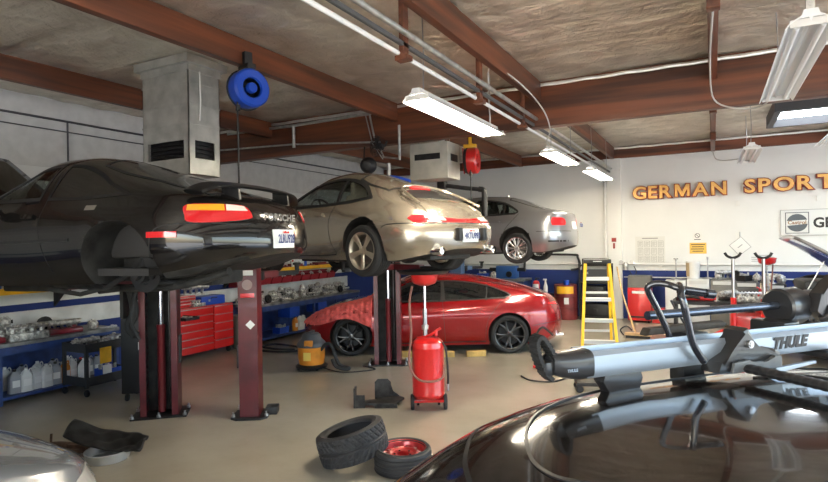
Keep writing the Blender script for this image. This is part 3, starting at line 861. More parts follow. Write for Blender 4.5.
    mb.lathe([(0,-.1),(.15,-.1),(.15,-.085),(.07,-.08),(.07,.0),(.045,.0),(.04,.04),(0,.04)], Matrix.Translation((1.08,.66,.26))@Matrix.Rotation(R_(-90),4,'X'), 24); mb.build('wheel_hub', dark, root)
    mb = MB(); mb.tube([(1.08,.6,.26),(1.3,.35,.22),(1.55,.2,.24)],.022,8); mb.tube([(1.08,.6,.2),(.85,.3,.17),(.75,.1,.2)],.022,8); mb.tube([(1.1,.58,.3),(1.12,.45,.62)],.035,10)
    mb.tube([(1.18,.62,.28),(1.45,.66,.15),(1.75,.62,.20)],.025,8); mb.tube([(1.0,.6,.25),(1.02,.1,.25),(1.0,-.6,.25)],.03,8)
    for i in range(9): 
        a = i*1.9; mb.tube([(1.10+.055*math.cos(a+j*.7),.52+.055*math.sin(a+j*.7),.32+.03*i+.004*j) for j in range(9)],.007,6)
    mb.build('rear_suspension', dark, root)
    mb = MB(); mb.cbox((1.0,0,.24),(.7,.5,.2),None,.04); mb.tube([(.34,-.45,.42),(.34,.45,.42)],.09,14); mb.tube([(.35,.45,.28),(1.0,.38,.14),(2.2,.25,.13),(3.2,.2,.16)],.035,10,4); mb.tube([(1.7,-.55,.12),(1.7,.55,.12)],.03); mb.cbox((3.3,0,.15),(.8,.6,.14),None,.03)
    mb.tube([(1.4,.60,.17),(1.8,.68,.10),(2.3,.66,.14)],.02); mb.build('undercarriage', under, root)
    for sgn in (1,-1): seat(root, 2.22, sgn*.37, .20, tan)
    mb = MB(); mb.box(2.75,3.3,-.70,.70,.5,.86,None,.04); mb.box(.9,3.2,-.74,.74,.26,.32); mb.box(1.0,1.6,-.6,.6,.4,.75,None,.05); mb.build('interior_trim', seatblk, root)
    remap_x(root, lambda x: x if x < 1.3 else 1.3+(x-1.3)*.70)
    return root
car_928()

# ---------------- grey sedan, farthest lift
def sedan(root, pm, H=1.42, glass=None, wheels='multi', arches=True):
    k = H/1.42
    c = Car(4.52,
        top=[(0,.78),(.03,.90),(.10,1.0),(.35,1.06),(.62,1.09),(.95,1.20),(1.35,1.345),(1.75,1.405),(2.1,1.42*k),(2.5,1.40*k),(2.8,1.31),(3.25,1.06),(3.4,.99),(3.9,.91),(4.3,.80),(4.52,.66)],
        shoulder=[(0,.70),(.10,.93),(.4,.965),(1.0,.965),(2.0,.94),(3.0,.91),(3.6,.87),(4.2,.76),(4.52,.6)],
        wmax=[(0,.80),(.4,.89),(1.0,.908),(2,.905),(3.5,.905),(4.1,.87),(4.52,.72)],
        wsh=[(0,.74),(.4,.80),(1,.82),(2,.82),(3,.80),(3.6,.79),(4.2,.74),(4.52,.6)],
        zwide=[(0,.55),(1,.68),(3.5,.64),(4.52,.5)], bottom=[(0,.30),(.2,.24),(.6,.18),(3.9,.17),(4.52,.22)], wbot=[(0,.7),(.6,.78),(3.8,.78),(4.52,.6)],
        Rr=.6, Rf=.7, rear=[(.2,.08),(.35,.01),(.5,0),(.62,.02),(.8,.05),(1.0,.05)], front=[(.2,.06),(.45,0),(.7,.05)], lean=.27, pr=2.8, reach=.4, nmax=[(0,3),(1.5,2.8),(2.3,3.0),(3.3,2.8)])
    cb = CarBuild(c, root, pm)
    cb.arch(1.15,.34,.37,.5); cb.arch(3.78,.34,.37,.5)
    g = glass or tint
    rearw = smooth_poly([(2.16,.965,1),(2.14,1.1),(2.12,1.31,1),(1.8,1.30),(1.45,1.225),(1.18,1.08),(1.12,1.01),(1.20,.97,1),(1.6,.965)], 5)
    frontw = smooth_poly([(2.26,.96,1),(2.25,1.1),(2.24,1.32,1),(2.5,1.30),(2.8,1.2),(3.1,1.03),(3.18,.95,1),(2.7,.955)], 5)
    cb.window('rear_side_window','left',rearw,g,.028); cb.window('front_side_window','left',frontw,g,.028)
    cb.patch('window_divider','left',[(1.42,.965),(1.45,.965),(1.50,1.24),(1.47,1.24)],black,.004,.02,.06,True)
    cb.window('rear_window','top',smooth_poly([(.72,-.56,1),(.68,0),(.72,.56,1),(1.1,.54),(1.42,.47,1),(1.48,0),(1.42,-.47,1),(1.1,-.54)],4),darkglass,.03,('L',),hole=False)
    cb.window('windshield','front',smooth_poly([(-.70,1.02,1),(-.62,1.15),(-.52,1.30,1),(0,1.33),(.52,1.30,1),(.62,1.15),(.70,1.02,1),(0,1.03)],4),g,.03,('L',))
    cb.line('left',[(2.20,1.34),(2.20,.9),(2.17,.4),(2.16,.24)],both=True); cb.line('left',[(1.1,.98),(1.22,.85),(1.40,.62),(1.46,.28)],both=True); cb.line('left',[(3.2,.95),(3.24,.6),(3.2,.26)],both=True)
    cb.line('left',[(.9,.86),(1.6,.83),(2.6,.80),(3.3,.78)],.012,m=pm,both=True,off=.008,name='crease')
    for x in (1.5,2.5): cb.patch('door_handle','left',smooth_poly([(x,.80,1),(x,.83,1),(x+.2,.835,1),(x+.2,.805,1)],3),pm,.025,.0,.05,True)
    for mir in (False,True):
        cb.patch('tail_light',yawframe(48),smooth_poly([(-.78,.72,1),(-.80,.80),(-.76,.88,1),(-.48,.87),(-.40,.80),(-.42,.72,1)],4),redlens,.008,.02,.05,False,None,mir)
    cb.line('left',[(.0,.60),(.3,.605),(.66,.60)],.010,both=True); cb.line('left',[(.05,.40),(.4,.40)],.03,both=True)
    cb.finish()
    mirror_part(root, pm, 2.95, .84, .97)
    return cb
root = thing('sedan', 'silver-grey sedan with multi-spoke wheels up on the far lift against the white wall', 'car', (-2.42,12.05,1.60), PI+R_(-1))
cb = sedan(root, greyp)
plate(cb, 0, .72, '5YTR330')
for x in (1.15,3.78):
    for sgn in (1,-1): make_wheel(root, x, sgn*.76, .26, sgn, .32, .225, .225, 'multi', mat('bright_silver',(.66,.66,.66),.25,.8), .02)
for sgn in (1,-1): seat(root, 2.15, sgn*.38, .34, seatblk)
mb = MB(); mb.box(1.0,1.5,-.6,.6,.4,.95,None,.06); mb.box(2.9,3.35,-.7,.7,.6,.93,None,.05); mb.build('interior_trim', seatblk, root)
mb = MB(); mb.cbox((.8,0,.24),(.8,.9,.16),None,.04); mb.tube([(.3,.3,.3),(.9,.3,.2),(2.5,.1,.15)],.04,10,4); mb.tube([(1.02,-.6,.28),(1.02,.6,.28)],.035); mb.build('undercarriage', under, root)
mb = MB(); mb.lathe([(0,0),(.03,0),(.028,.03),(.0,.05)], Matrix.Translation((1.62,0,1.395)), 12); mb.build('roof_antenna', greyp, root); remap_x(root, lambda x: 1.15-(1.15-x)*.88 if x < 1.15 else x)

# ---------------- red four-door hatchback on the floor
def car_red():
    root = thing('hatchback_car', 'red low four-door fastback parked on the floor behind the lifts, black wheels', 'car', (-2.68,11.01,0), PI+R_(28))
    c = Car(4.97,
        top=[(0,.82),(.05,.95),(.15,1.02),(.5,1.12),(.9,1.225),(1.4,1.33),(1.9,1.40),(2.4,1.42),(2.8,1.395),(3.2,1.27),(3.6,1.05),(3.8,.97),(4.3,.86),(4.7,.74),(4.97,.58)],
        shoulder=[(0,.72),(.15,.93),(.6,.98),(1.2,.98),(2,.95),(3,.92),(3.7,.90),(4.2,.85),(4.7,.70),(4.97,.55)],
        wmax=[(0,.86),(.4,.95),(1.1,.965),(2,.94),(3,.94),(4,.955),(4.6,.90),(4.97,.78)],
        wsh=[(0,.76),(.4,.83),(1,.84),(2,.82),(3,.80),(4,.81),(4.6,.74),(4.97,.6)],
        zwide=[(0,.6),(1,.68),(4,.64),(4.97,.5)], bottom=[(0,.30),(.2,.22),(.6,.16),(4.3,.15),(4.97,.2)], wbot=[(0,.76),(.6,.84),(4.2,.84),(4.97,.65)],
        Rr=.85, Rf=.85, rear=[(.15,.10),(.3,.02),(.5,0),(.7,.02),(.85,.08),(1.0,.14)], front=[(.2,.06),(.45,0),(.7,.06)], lean=.30, pr=2.4, reach=.6, nmax=[(0,2.4),(1.5,2.6),(2.5,3),(3.6,2.5)])
    cb = CarBuild(c, root, redp)
    cb.arch(1.13,.355,.385,.5); cb.arch(3.98,.355,.385,.5)
    dlo = smooth_poly([(3.50,.93,1),(3.15,1.13),(2.85,1.245),(2.4,1.305),(1.9,1.285),(1.45,1.20),(1.15,1.09),(1.08,1.03),(1.2,.985,1),(2.0,.955)], 5)
    cb.window('side_window','left',dlo,darkglass,.022)
    cb.patch('door_pillar','left',[(2.28,.94),(2.36,.94),(2.34,1.30),(2.28,1.30)],black,.004,.02,.06,True)
    cb.patch('window_divider','left',[(1.52,.96),(1.545,.96),(1.50,1.23),(1.475,1.22)],black,.004,.02,.06,True)
    cb.window('rear_window','top',smooth_poly([(.42,-.56,1),(.36,0),(.42,.56,1),(1.1,.54),(1.62,.46,1),(1.7,0),(1.62,-.46,1),(1.1,-.54)],4),darkglass,.03,('L',),hole=False)
    cb.window('windshield','front',smooth_poly([(-.70,1.0,1),(-.62,1.13),(-.52,1.28,1),(0,1.31),(.52,1.28,1),(.62,1.13),(.70,1.0,1),(0,1.02)],4),darkglass,.03,('L',),hole=False)
    cb.line('left',[(2.32,1.3),(2.32,.9),(2.30,.5),(2.28,.22)],both=True); cb.line('left',[(1.15,1.0),(1.30,.9),(1.52,.6),(1.56,.26)],both=True); cb.line('left',[(3.45,.93),(3.50,.6),(3.44,.26)],both=True)
    cb.line('left',[(1.55,.22),(3.6,.20)],.02,both=True)
    for x in (1.62,2.5): cb.patch('door_handle','left',smooth_poly([(x,.80,1),(x,.83,1),(x+.22,.83,1),(x+.22,.80,1)],3),redp,.03,.0,.05,True)
    for mir in (False,True):
        cb.patch('tail_light',yawframe(62),smooth_poly([(-.72,.865,1),(-.70,.885,1),(-.40,.88),(-.22,.84,1),(-.26,.80,1),(-.45,.83)],4),redlens,.008,.02,.05,False,None,mir)
        mb = MB(); k = -1 if mir else 1
        mb.tube([(.08,k*.55,.27),(.35,k*.55,.25)],.045,14); mb.build('exhaust_pipe', chrome, root)
    cb.line('left',[(.0,.55),(.4,.54),(.72,.50)],.010,both=True)
    cb.finish(); mirror_part(root, redp, 3.25, .86, .98)
    rim = mat('gloss_black_rim',(.02,.02,.021),.2,.3,.6)
    for x in (1.13,3.98):
        for sgn in (1,-1): make_wheel(root, x, sgn*.80, .345, sgn, .345, .27, .265, 'twin5', rim, .03, disc=dark)
    # wing cover laid over the left front wing
    cov = project(cb.bvh,'left',smooth_poly([(3.62,.30,1),(3.50,.55),(3.56,.86,1),(4.1,.84),(4.55,.77),(4.84,.62),(4.88,.45,1),(4.6,.50),(4.45,.66),(4.05,.79),(3.72,.66)],5),.012,.004,.03)
    return root, cb, cov
rr, cb, cov = car_red(); cov.free()
# quilted red wing cover: a thing lying on the car
mb = MB(); bv = cb.bvh
def cover(u, v):
    x = 3.60+1.34*u; a = v
    # runs from the top of the hood down over the wing side
    y0 = .30+.62*min(1, a/.55); 
    h, nn, _, _ = bv.ray_cast(Vector((x, y0, 3)), Vector((0,0,-1))) if a <= .55 else (None,None,None,None)
    if h is None:
        top = .86-.30*max(0,u-.45)/.55-.02; low = .44+.10*u+.20*math.exp(-((x-4.05)/.42)**2*1.0)
        z = top+(low-top)*(a-.55)/.45
        h, nn, _, _ = bv.ray_cast(Vector((x, 3, z)), Vector((0,-1,0)))
        if h is None: h, nn, _, _ = bv.find_nearest(Vector((x, .9, z)))
    if nn.z < -.5: nn = -nn
    w = .016+.010*math.sin(x*31+a*5)*math.sin(a*19)+.006*math.sin(x*70)
    return h+nn*w
mb.grid(cover, 60, 40); 
COV = mat('red_quilted_cloth', (.80,.13,.12), .85, bump=.5, bscale=60, var=.15, vscale=20)
o = mb.build('fender_cover', COV, None, recalc=False, angle=70); o.modifiers.new('s','SOLIDIFY').thickness=.006
o.location = rr.location; o.rotation_euler = rr.rotation_euler
tag(o, 'bright red padded fender cover draped over the front wing of the red fastback', 'fender cover')

# ---------------- dark car in the foreground
def car_front():
    root = thing('hatchback_car', 'glossy black car in the foreground carrying the roof rack and bicycle tray', 'car', (-1.04,.76,0), R_(48.7))
    c = Car(4.4,
        top=[(0,.88),(.08,1.0),(.25,1.08),(.5,1.20),(.8,1.37),(1.1,1.47),(1.5,1.505),(2.0,1.508),(2.6,1.48),(3.0,1.38),(3.3,1.12),(3.5,1.0),(4.0,.92),(4.4,.7)],
        shoulder=[(0,.78),(.2,.95),(.6,1.0),(1.5,.98),(3,.93),(3.8,.88),(4.4,.62)],
        wmax=[(0,.80),(.4,.89),(1,.905),(3.5,.905),(4.4,.74)], wsh=[(0,.72),(.4,.80),(1,.83),(3,.81),(3.8,.78),(4.4,.6)],
        zwide=[(0,.6),(1,.68),(4.4,.5)], bottom=[(0,.30),(.5,.2),(3.9,.18),(4.4,.22)], wbot=[(0,.7),(.6,.78),(3.8,.78),(4.4,.6)],
        Rr=1.5, Rf=.7, rear=[(.2,.06),(.5,0),(.8,.04),(1.1,.10)], lean=.24, pr=2.1, reach=.5, nmax=[(0,2.6),(1.0,3.6),(1.6,4.4),(2.5,4.4),(3.4,2.8)])
    bp = mat('deep_black_paint', (.014,.011,.010), .12, .1, 1.)
    cb = CarBuild(c, root, bp)
    cb.arch(.95,.34,.37,.5); cb.arch(3.55,.34,.37,.5)
    g = darkglass
    cb.window('rear_window','top',smooth_poly([(.22,-.40,1),(.14,0),(.22,.40,1),(.45,.42),(.66,.40,1),(.70,0),(.66,-.40,1),(.45,-.42)],4),g,.012,('L',),hole=False)
    cb.window('sunroof','top',smooth_poly([(.97,-.10),(.95,0),(.97,.10),(1.05,.24),(1.20,.36),(1.48,.43),(2.0,.445),(2.5,.44),(2.6,.3),(2.62,0),(2.6,-.3),(2.5,-.44),(2.0,-.445),(1.48,-.43),(1.20,-.36),(1.05,-.24)],4),g,.010,('L',),hole=False)
    dlo = smooth_poly([(3.18,.97,1),(2.85,1.17),(2.5,1.29),(2.0,1.325),(1.4,1.30),(.95,1.20),(.72,1.06),(.85,1.0,1),(2.0,.975)],5)
    cb.window('side_window','left',dlo,g,.03,hole=False)
    for sgn in (1,-1):   # roof seams
        pl=[tuple(p[:2]) for p in catmull([(.80,sgn*.12,0),(.86,sgn*.28,0),(1.02,sgn*.48,0),(1.3,sgn*.56,0),(1.9,sgn*.575,0),(2.6,sgn*.55,0)],6)]
        cb.patch('roof_seam','top',ribbon(pl,.014),black,.0015,.004,.06)
    cb.window('windshield','front',smooth_poly([(-.66,1.04,1),(-.58,1.18),(-.5,1.32,1),(0,1.35),(.5,1.32,1),(.58,1.18),(.66,1.04,1),(0,1.05)],4),g,.03,('L',),hole=False)
    cb.finish(); mirror_part(root, bp, 2.95, .84, .98)
    for x in (.95,3.55):
        for sgn in (1,-1): make_wheel(root, x, sgn*.76, .32, sgn, .32, .225, .22, 'five', steel)
    return root, cb
FC, FCB = car_front()

# ---------------- pale silver car, bottom left corner
root = thing('sedan', 'pale silver car whose smooth front corner cuts the bottom left corner', 'car', (-4.22,-2.20,.0), R_(86))
cb = sedan(root, mat('pale_silver_paint',(.50,.52,.54),.25,.55,1.), glass=darkglass)
for mir in (False,True):
    cb.patch('headlight','front',smooth_poly([(.42,.60,1),(.42,.70,1),(.70,.72),(.78,.66,1),(.70,.58)],4),clearlens,.006,.01,.05,False,None,mir)
for x in (1.15,3.78):
    for sgn in (1,-1): make_wheel(root, x, sgn*.76, .32, sgn, .32, .225, .225, 'multi', steel)

# ---------------- black off-roader with raised hood, right background
root = thing('off_road_vehicle', 'black off-roader at the right edge with its hood propped open', 'car', (0,0,0), R_(184))
fw = Vector((math.cos(R_(184)), math.sin(R_(184)), 0)); nose = Vector(NOSE_SUV) if 'NOSE_SUV' in globals() else Vector((.87,11.23,0))
root.location = nose-fw*4.6
c = Car(4.6,
    top=[(0,1.0),(.05,1.3),(.2,1.66),(.6,1.74),(2.2,1.76),(2.6,1.68),(3.15,1.24),(3.4,1.2),(4.3,1.12),(4.6,.95)],
    shoulder=[(0,.9),(.2,1.12),(3,1.12),(3.6,1.13),(4.3,1.05),(4.6,.85)],
    wmax=[(0,.86),(.4,.93),(4.1,.93),(4.6,.84)], wsh=[(0,.8),(.4,.86),(4.1,.84),(4.6,.74)], zwide=[(0,.7),(4.6,.7)], bottom=[(0,.4),(.4,.32),(4.2,.30),(4.6,.36)], wbot=[(0,.75),(.6,.82),(4.1,.82),(4.6,.7)],
    Rr=.4, Rf=.5, lean=.2, pr=3, pf=3, reach=.3, nmax=[(0,4),(2,4),(3.2,3),(4.6,4)])
cb = CarBuild(c, root, blackp); cb.arch(.9,.4,.43,.5); cb.arch(3.7,.4,.43,.5)
cb.window('side_window','left',smooth_poly([(3.05,1.14,1),(2.6,1.55),(2.2,1.66),(.6,1.64,1),(.35,1.18,1)],4),darkglass,.03,hole=False)
cb.patch('grille','front',smooth_poly([(-.4,.72,1),(.4,.72,1),(.4,.98,1),(-.4,.98,1)],3),black,.006,.02,.08)
for mir in (False,True): cb.patch('headlight','front',smooth_poly([(.48,.75,1),(.76,.75,1),(.76,.95,1),(.48,.95,1)],3),clearlens,.01,.01,.08,False,None,mir)
cb.finish()
for x in (.9,3.7):
    for sgn in (1,-1): make_wheel(root, x, sgn*.78, .38, sgn, .38, .25, .23, 'five', steel)
mb = MB()
def hood(u, v):
    y = (v-.5)*1.5*(1-.1*u*u); a = R_(36); x = 3.42+1.20*u*math.cos(a); z = 1.27+1.20*u*math.sin(a)+.05*math.sin(PI*u)+.03*math.sin(PI*v)
    return Vector((x, y, z))
mb.grid(hood, 12, 12); o = mb.build('hood', mat('hood_grey',(.20,.20,.21),.3,.5,1.), root, recalc=False); o.modifiers.new('s','SOLIDIFY').thickness=-.05
MB().cyl((4.25,.55,1.08),(3.98,.55,1.62),.009).build('hood_prop', steel, root)
mb = MB(); mb.cbox((3.85,0,1.22),(.75,.85,.16),None,.05); mb.tube([(3.5,-.5,1.25),(3.9,-.6,1.3),(4.2,-.4,1.22)],.05,10,4); mb.build('engine', black, root)
# ------------------------------------------------------------ lamps and pipes under the roof
tube_on = mat('lit_tube', (1,1,1), .5, emit=(1,.88,.68), es=70)
tube_off = mat('unlit_tube', (.80,.80,.80), .3)
refl = mat('reflector_enamel', (.80,.81,.82), .3, coat=.4)
def fluor(label, X, Y0, Y1, z, lit, hang, group=None):
    L = Y1-Y0
    t = thing('fluorescent_light', label, 'ceiling light', (X, Y0, z), 0, group)
    mb = MB(); w = .15
    prof = [(-w,-.035),(-w*.85,.0),(-w*.5,.035),(-.05,.05),(-.04,.085),(.04,.085),(.05,.05),(w*.5,.035),(w*.85,0),(w,-.035),(w-.008,-.035),(w*.82,-.006),(w*.48,.028),(.012,.03),(0,.0),(-.012,.03),(-w*.48,.028),(-w*.82,-.006),(-w+.008,-.035)]
    mb.prism(prof, 0, L, Matrix(((1,0,0,0),(0,0,1,0),(0,1,0,0),(0,0,0,1)))); mb.build('reflector', refl, t, angle=50)
    for s in (-1,1):
        MB().cyl((s*.075,.04,-.012),(s*.075,L-.04,-.012),.019,n=12).build('lamp_tube', tube_on if lit else tube_off, t)
    for y in (.012, L-.012):
        mb = MB(); mb.cbox((0,y,.0),(.24,.022,.05),None,.004); mb.build('lamp_holder', white, t)
    for (y, top) in hang:
        mb = MB(); mb.tube([(0,y,.08),(.01,y,(top-z)*.5),(0,y,top-z)], .006, 6); mb.build('suspension_wire', steel, t)
    return t
fluor('nearest lit twin-tube light hanging on wires', -2.42, 4.62, 6.75, 3.39, True, [(.15,4.3),(1.95,4.3)])
fluor('middle lit twin-tube light, beyond the big cross beam', -2.22, 8.62, 10.3, 3.40, True, [(.15,4.3),(1.5,4.3)])
fluor('farthest lit twin-tube light, nearest the back wall pillar', -2.12, 11.4, 13.5, 3.40, True, [(.15,4.3),(1.9,4.3)])
u = fluor('large unlit twin-tube light with white reflector at the top right', .60, 4.55, 6.95, 3.47, False, [(2.2,4.3)])
mb = MB(); mb.box(-.025,.025,.02,.06,.08,.86)
for i in range(12): mb.cyl((0,.018,.12+i*.06),(0,.012,.12+i*.06),.012,n=8)
mb.build('slotted_hanger', galv, u)
fluor('small distant unlit light hanging in front of the white back wall', .58, 10.6, 12.6, 3.47, False, [(.3,4.3),(1.7,4.3)])
fluor('unlit light cut off by the right edge of the picture', 1.62, 8.7, 11.1, 3.50, False, [(.3,4.3),(2.0,4.3)])
tag(MB().cyl((-2.33,1.5,3.645),(-2.33,14.95,3.645),.021,n=12).build('service_pipe', mat('white_pipe',(.85,.85,.84),.3,coat=.5)), 'straight white pipe running lengthwise beneath the purlins', 'pipe')
o = MB().cyl((-2.25,1.5,3.80),(-2.25,14.95,3.80),.026,n=12).build('service_pipe', galv)
tag(o, 'dull silver pipe running lengthwise just above the white one', 'pipe')
mb = MB(); mb.box(-2.305,-2.275,1.5,14.9,3.70,3.735)
tag(mb.build('cable_rail', mat('grey_rail',(.12,.12,.12),.5,.4)), 'thin dark rail between the white and the silver pipe', 'rail')
# loose cable looping from the purlin to the lamp line
tag(MB().tube([(-2.42,6.6,3.5),(-2.40,6.5,3.9),(-2.3,6.35,4.12),(-2.10,6.8,4.0),(-2.0,7.5,3.8),(-2.02,7.95,3.6),(-2.1,8.05,3.45),(-2.2,8.7,3.47)],.009,6,6).build('power_cable', mat('grey_cable',(.55,.53,.5),.6)), 'pale cable looping over the purlin towards the middle lit light', 'cable')
tag(MB().tube([(.03,5.4,4.0),(.0,7.0,3.95),(.04,7.95,3.75),(.30,8.02,3.62),(.55,7.9,3.60),(.60,6.9,3.56)],.010,6,6).build('power_cable', MATS['grey_cable']), 'grey cable drooping across the cross beam to the large unlit light', 'cable')
tag(MB().tube([(.03,14.85,4.0),(.10,14.2,3.75),(.35,13.4,3.62),(.58,12.6,3.56)],.010,6,6).build('power_cable', MATS['grey_cable']), 'grey cable drooping to the small distant unlit light', 'cable')
# air line on the girder, over the raised cars
mb = MB(); mb.tube([(-8.4,G0-.06,4.22),(-6.74,G0-.06,4.20),(-5.07,G0-.06,4.22)],.028,10); tag(mb.build('air_line', galv), 'pale horizontal pipe along the big beam above the raised cars', 'pipe')
mb = MB(); mb.tube([(-6.74,G0-.06,4.20),(-6.74,G0-.06,3.86),(-6.74,G0-.06,3.80)],.03,10); mb.tube([(-8.9,G0-.05,3.93),(-6.74,G0-.05,3.86),(-4.9,G0-.05,3.72)],.016,8); tag(mb.build('air_line', galv), 'thin pipe sloping along the face of the big beam with a short riser', 'pipe')
mb = MB(); mb.tube([(-5.07,G0-.1,4.2),(-4.98,G0-.1,3.8),(-4.80,G0-.1,3.45),(-4.5,G0-.1,3.40)],.016,8,1); mb.tube([(-5.15,G0-.1,4.2),(-5.02,G0-.1,3.7),(-4.82,G0-.1,3.42)],.010,6); mb.tube([(-4.5,G0-.1,3.38),(-4.5,G0-.1,3.95)],.022,10); tag(mb.build('air_line', galv), 'bent drop pipe with a white riser left of the grey heater', 'pipe')
# caged fan on the beam
t = thing('wall_fan', 'small dark caged fan on the big beam, left of the grey heater', 'fan', (-4.86, G0-.22, 3.62), R_(-25))
mb = MB()
for r in (.06,.10,.14,.17): mb.tube([(r*math.cos(a*PI/12),-.06*(1-r/.3),r*math.sin(a*PI/12)) for a in range(25)],.004,5)
for i in range(12):
    a = i*PI/6; mb.tube([(.03*math.cos(a),-.06,.03*math.sin(a)),(.17*math.cos(a),-.03,.17*math.sin(a)),(.16*math.cos(a),.06,.16*math.sin(a))],.004,5)
mb.build('fan_cage', dark, t)
mb = MB()
for i in range(4):
    a = i*PI/2; M = Matrix.Rotation(a,4,'Y')@Matrix.Rotation(.5,4,'X'); mb.prism([(.02,-.02),(.14,-.05),(.15,.04),(.02,.02)],-.003,.003,M@Matrix.Rotation(R_(90),4,'X'))
mb.build('fan_blades', black, t); mb = MB(); mb.cyl((0,0,0),(0,.12,0),.05); mb.tube([(0,.1,0),(0,.16,.02),(0,.2,.1)],.02); mb.build('motor', dark, t)
# round black lamp on bracket
t = thing('work_lamp', 'round black lamp on a thin bracket in front of the big beam', 'lamp', (-4.97,7.75,3.30), R_(20))
mb = MB(); mb.lathe([(0,.10),(.07,.09),(.11,.05),(.135,-.02),(.14,-.05),(.13,-.05),(.10,.0),(0,.03)], Matrix.Rotation(R_(100),4,'X'), 24); mb.build('lamp_housing', black, t)
MB().lathe([(0,-.03),(.125,-.035),(.125,-.045),(0,-.05)], Matrix.Rotation(R_(100),4,'X'), 24).build('lens', darkglass if 'darkglass' in globals() else black, t)
MB().tube([(0,.08,-.02),(-.12,.12,-.05),(-.12,.2,.0),(-.12,.30,.36)],.012,8).build('bracket', dark, t)
# ------------------------------------------------------------ duct
t = thing('air_duct', 'square galvanised sheet metal duct hanging from the roof above the black car', 'duct', (-5.925,4.89,2.9))
mb = MB()
x0,x1,y0,y1 = -.415,.415,-.24,.24; zt = ZC-2.9-.12
def skin(zlo, zhi, a=0, b=0):
    mb.box(x0-a,x1+a,y0-a,y1+a,zlo,zhi,bev=.004)
# four walls with openings near the foot
for (zl,zh) in ((.0,.20),(.42,zt)):
    mb.box(x0,x1,y0,y0+.012,zl,zh); mb.box(x0,x1,y1-.012,y1,zl,zh); mb.box(x0,x0+.012,y0,y1,zl,zh); mb.box(x1-.012,x1,y0,y1,zl,zh)
for (a,b) in ((x0,x0+.09),(x1-.09,x1)):
    mb.box(a,b,y0,y0+.012,.20,.42); mb.box(a,b,y1-.012,y1,.20,.42)
for (a,b) in ((y0,y0+.09),(y1-.09,y1)):
    mb.box(x1-.012,x1,a,b,.20,.42); mb.box(x0,x0+.012,a,b,.20,.42)
mb.box(x0,x1,y0,y1,.0,.01)
dm = mat('duct_steel', (.50,.50,.47), .42, .7, var=.16, vscale=5, bump=.08, bscale=8)
mb.build('casing', dm, t)
mb = MB(); mb.prism([(x0-.07,y0-.07),(x1+.07,y0-.07),(x1+.07,y1+.07),(x0-.07,y1+.07)], zt+.02, zt+.12); mb.box(x0-.015,x1+.015,y0-.015,y1+.015,zt-.06,zt+.03); mb.build('top_flange', dm, t)
mb = MB()
for z in (.62,.86,1.12): mb.box(x0-.008,x1+.008,y0-.008,y1+.008,z-.008,z+.008)
mb.build('seam', dm, t)
for nm,(a,b,c,d) in (('louvre',(x0+.10,x1-.10,y0+.02,y0+.08)),('louvre',(x1-.08,x1-.02,y0+.10,y1-.10))):
    mb = MB()
    for i in range(4):
        z = .225+i*.05
        if nm and b-a > d-c: mb.box(a,b,c,d,z,z+.006,Matrix.Rotation(0,4,'X'))
        else: mb.box(a,b,c,d,z,z+.006)
    mb.build(nm, black, t)
mb = MB(); mb.box(x0+.02,x1-.02,y0+.09,y0+.10,.18,.44); mb.box(x1-.10,x1-.09,y0+.1,y1-.02,.18,.44); mb.build('inner_baffle', dark, t)
MB().tube([(x1+.02,y0+.16,1.26),(x1+.03,y0+.16,.9),(x1+.02,y0+.15,.66)],.010,6).build('pull_cord', white, t)
# ------------------------------------------------------------ unit heater
t = thing('unit_heater', 'beige box-shaped heater hanging below the big beam', 'heater', (-4.25,8.75,3.10))
hm = mat('heater_enamel', (.46,.44,.38), .45, var=.1)
mb = MB(); mb.box(-.36,.36,-.22,.30,0,.62,bev=.015); mb.build('casing', hm, t)
mb = MB(); mb.box(-.26,.22,-.232,-.21,.33,.43); mb.build('louvre', dark, t)
mb = MB(); mb.box(.352,.368,-.1,.18,.30,.42); mb.build('vent', dark, t)
for x in (-.3,.3): MB().cyl((x,0,.62),(x,0,1.22),.008,n=8).build('hanger_rod', steel, t)
MB().cyl((.1,.1,.62),(.1,.1,1.2),.06,n=16).build('flue', galv, t)
# ------------------------------------------------------------ hose reels
def hose_reel(label, loc, rz, c1, c2, drop, r=.25, spin=0):
    t = thing('hose_reel', label, 'hose reel', loc, rz)
    M = Matrix.Rotation(R_(90),4,'X')
    mb = MB(); mb.lathe([(.04,-.09),(.10,-.09),(r*.93,-.10),(r*.95,-.085),(.12,-.075),(.12,.04)], M, 40)
    mb.build('spool', black, t)
    mb = MB()
    for k in range(4):
        mb.tube([((.14+.025*k)*math.cos(a*PI/12),.055-.035*(k%3),(.14+.025*k)*math.sin(a*PI/12)) for a in range(25)],.013,6)
    mb.build('hose_coil', rubber, t)
    mb = MB(); mb.lathe([(r*.50,.085),(r*.55,.115),(r*.9,.125),(r,.10),(r*1.02,.03),(r,-.05),(r*.97,-.05),(r*.98,.03),(r*.96,.09),(r*.9,.11),(r*.56,.10),(r*.50,.085)], M, 44)
    mb.lathe([(0,.12),(.05,.12),(.06,.10),(.06,.06)], M, 20); mb.build('guard_ring', c1, t)
    mb = MB(); mb.prism([(-.05,r*1.0),(.05,r*1.0),(.055,.02),(r*.55,-r*.72),(r*.2,-r*.98),(-.04,-.06)], -.14,-.125, M@Matrix.Identity(4)); mb.build('support_arm', c1, t)
    mb = MB(); mb.box(-.05,.05,-.10,.12,r,r+.06,bev=.006); mb.box(-.045,.045,-.03,.03,r+.05,r+.20); mb.build('mounting_bracket', c2, t)
    MB().tube([(-r*.6,-.02,-r*.75),(-r*.65,-.02,-r*1.1),(-r*.62,-.02,-drop)],.011,6,4).build('hose_tail', rubber, t)
    MB().lathe([(0,-.04),(.025,-.03),(.025,.03),(0,.04)], Matrix.Translation((-r*.63,-.02,-r*1.08)), 12).build('hose_stop', black, t)
    return t
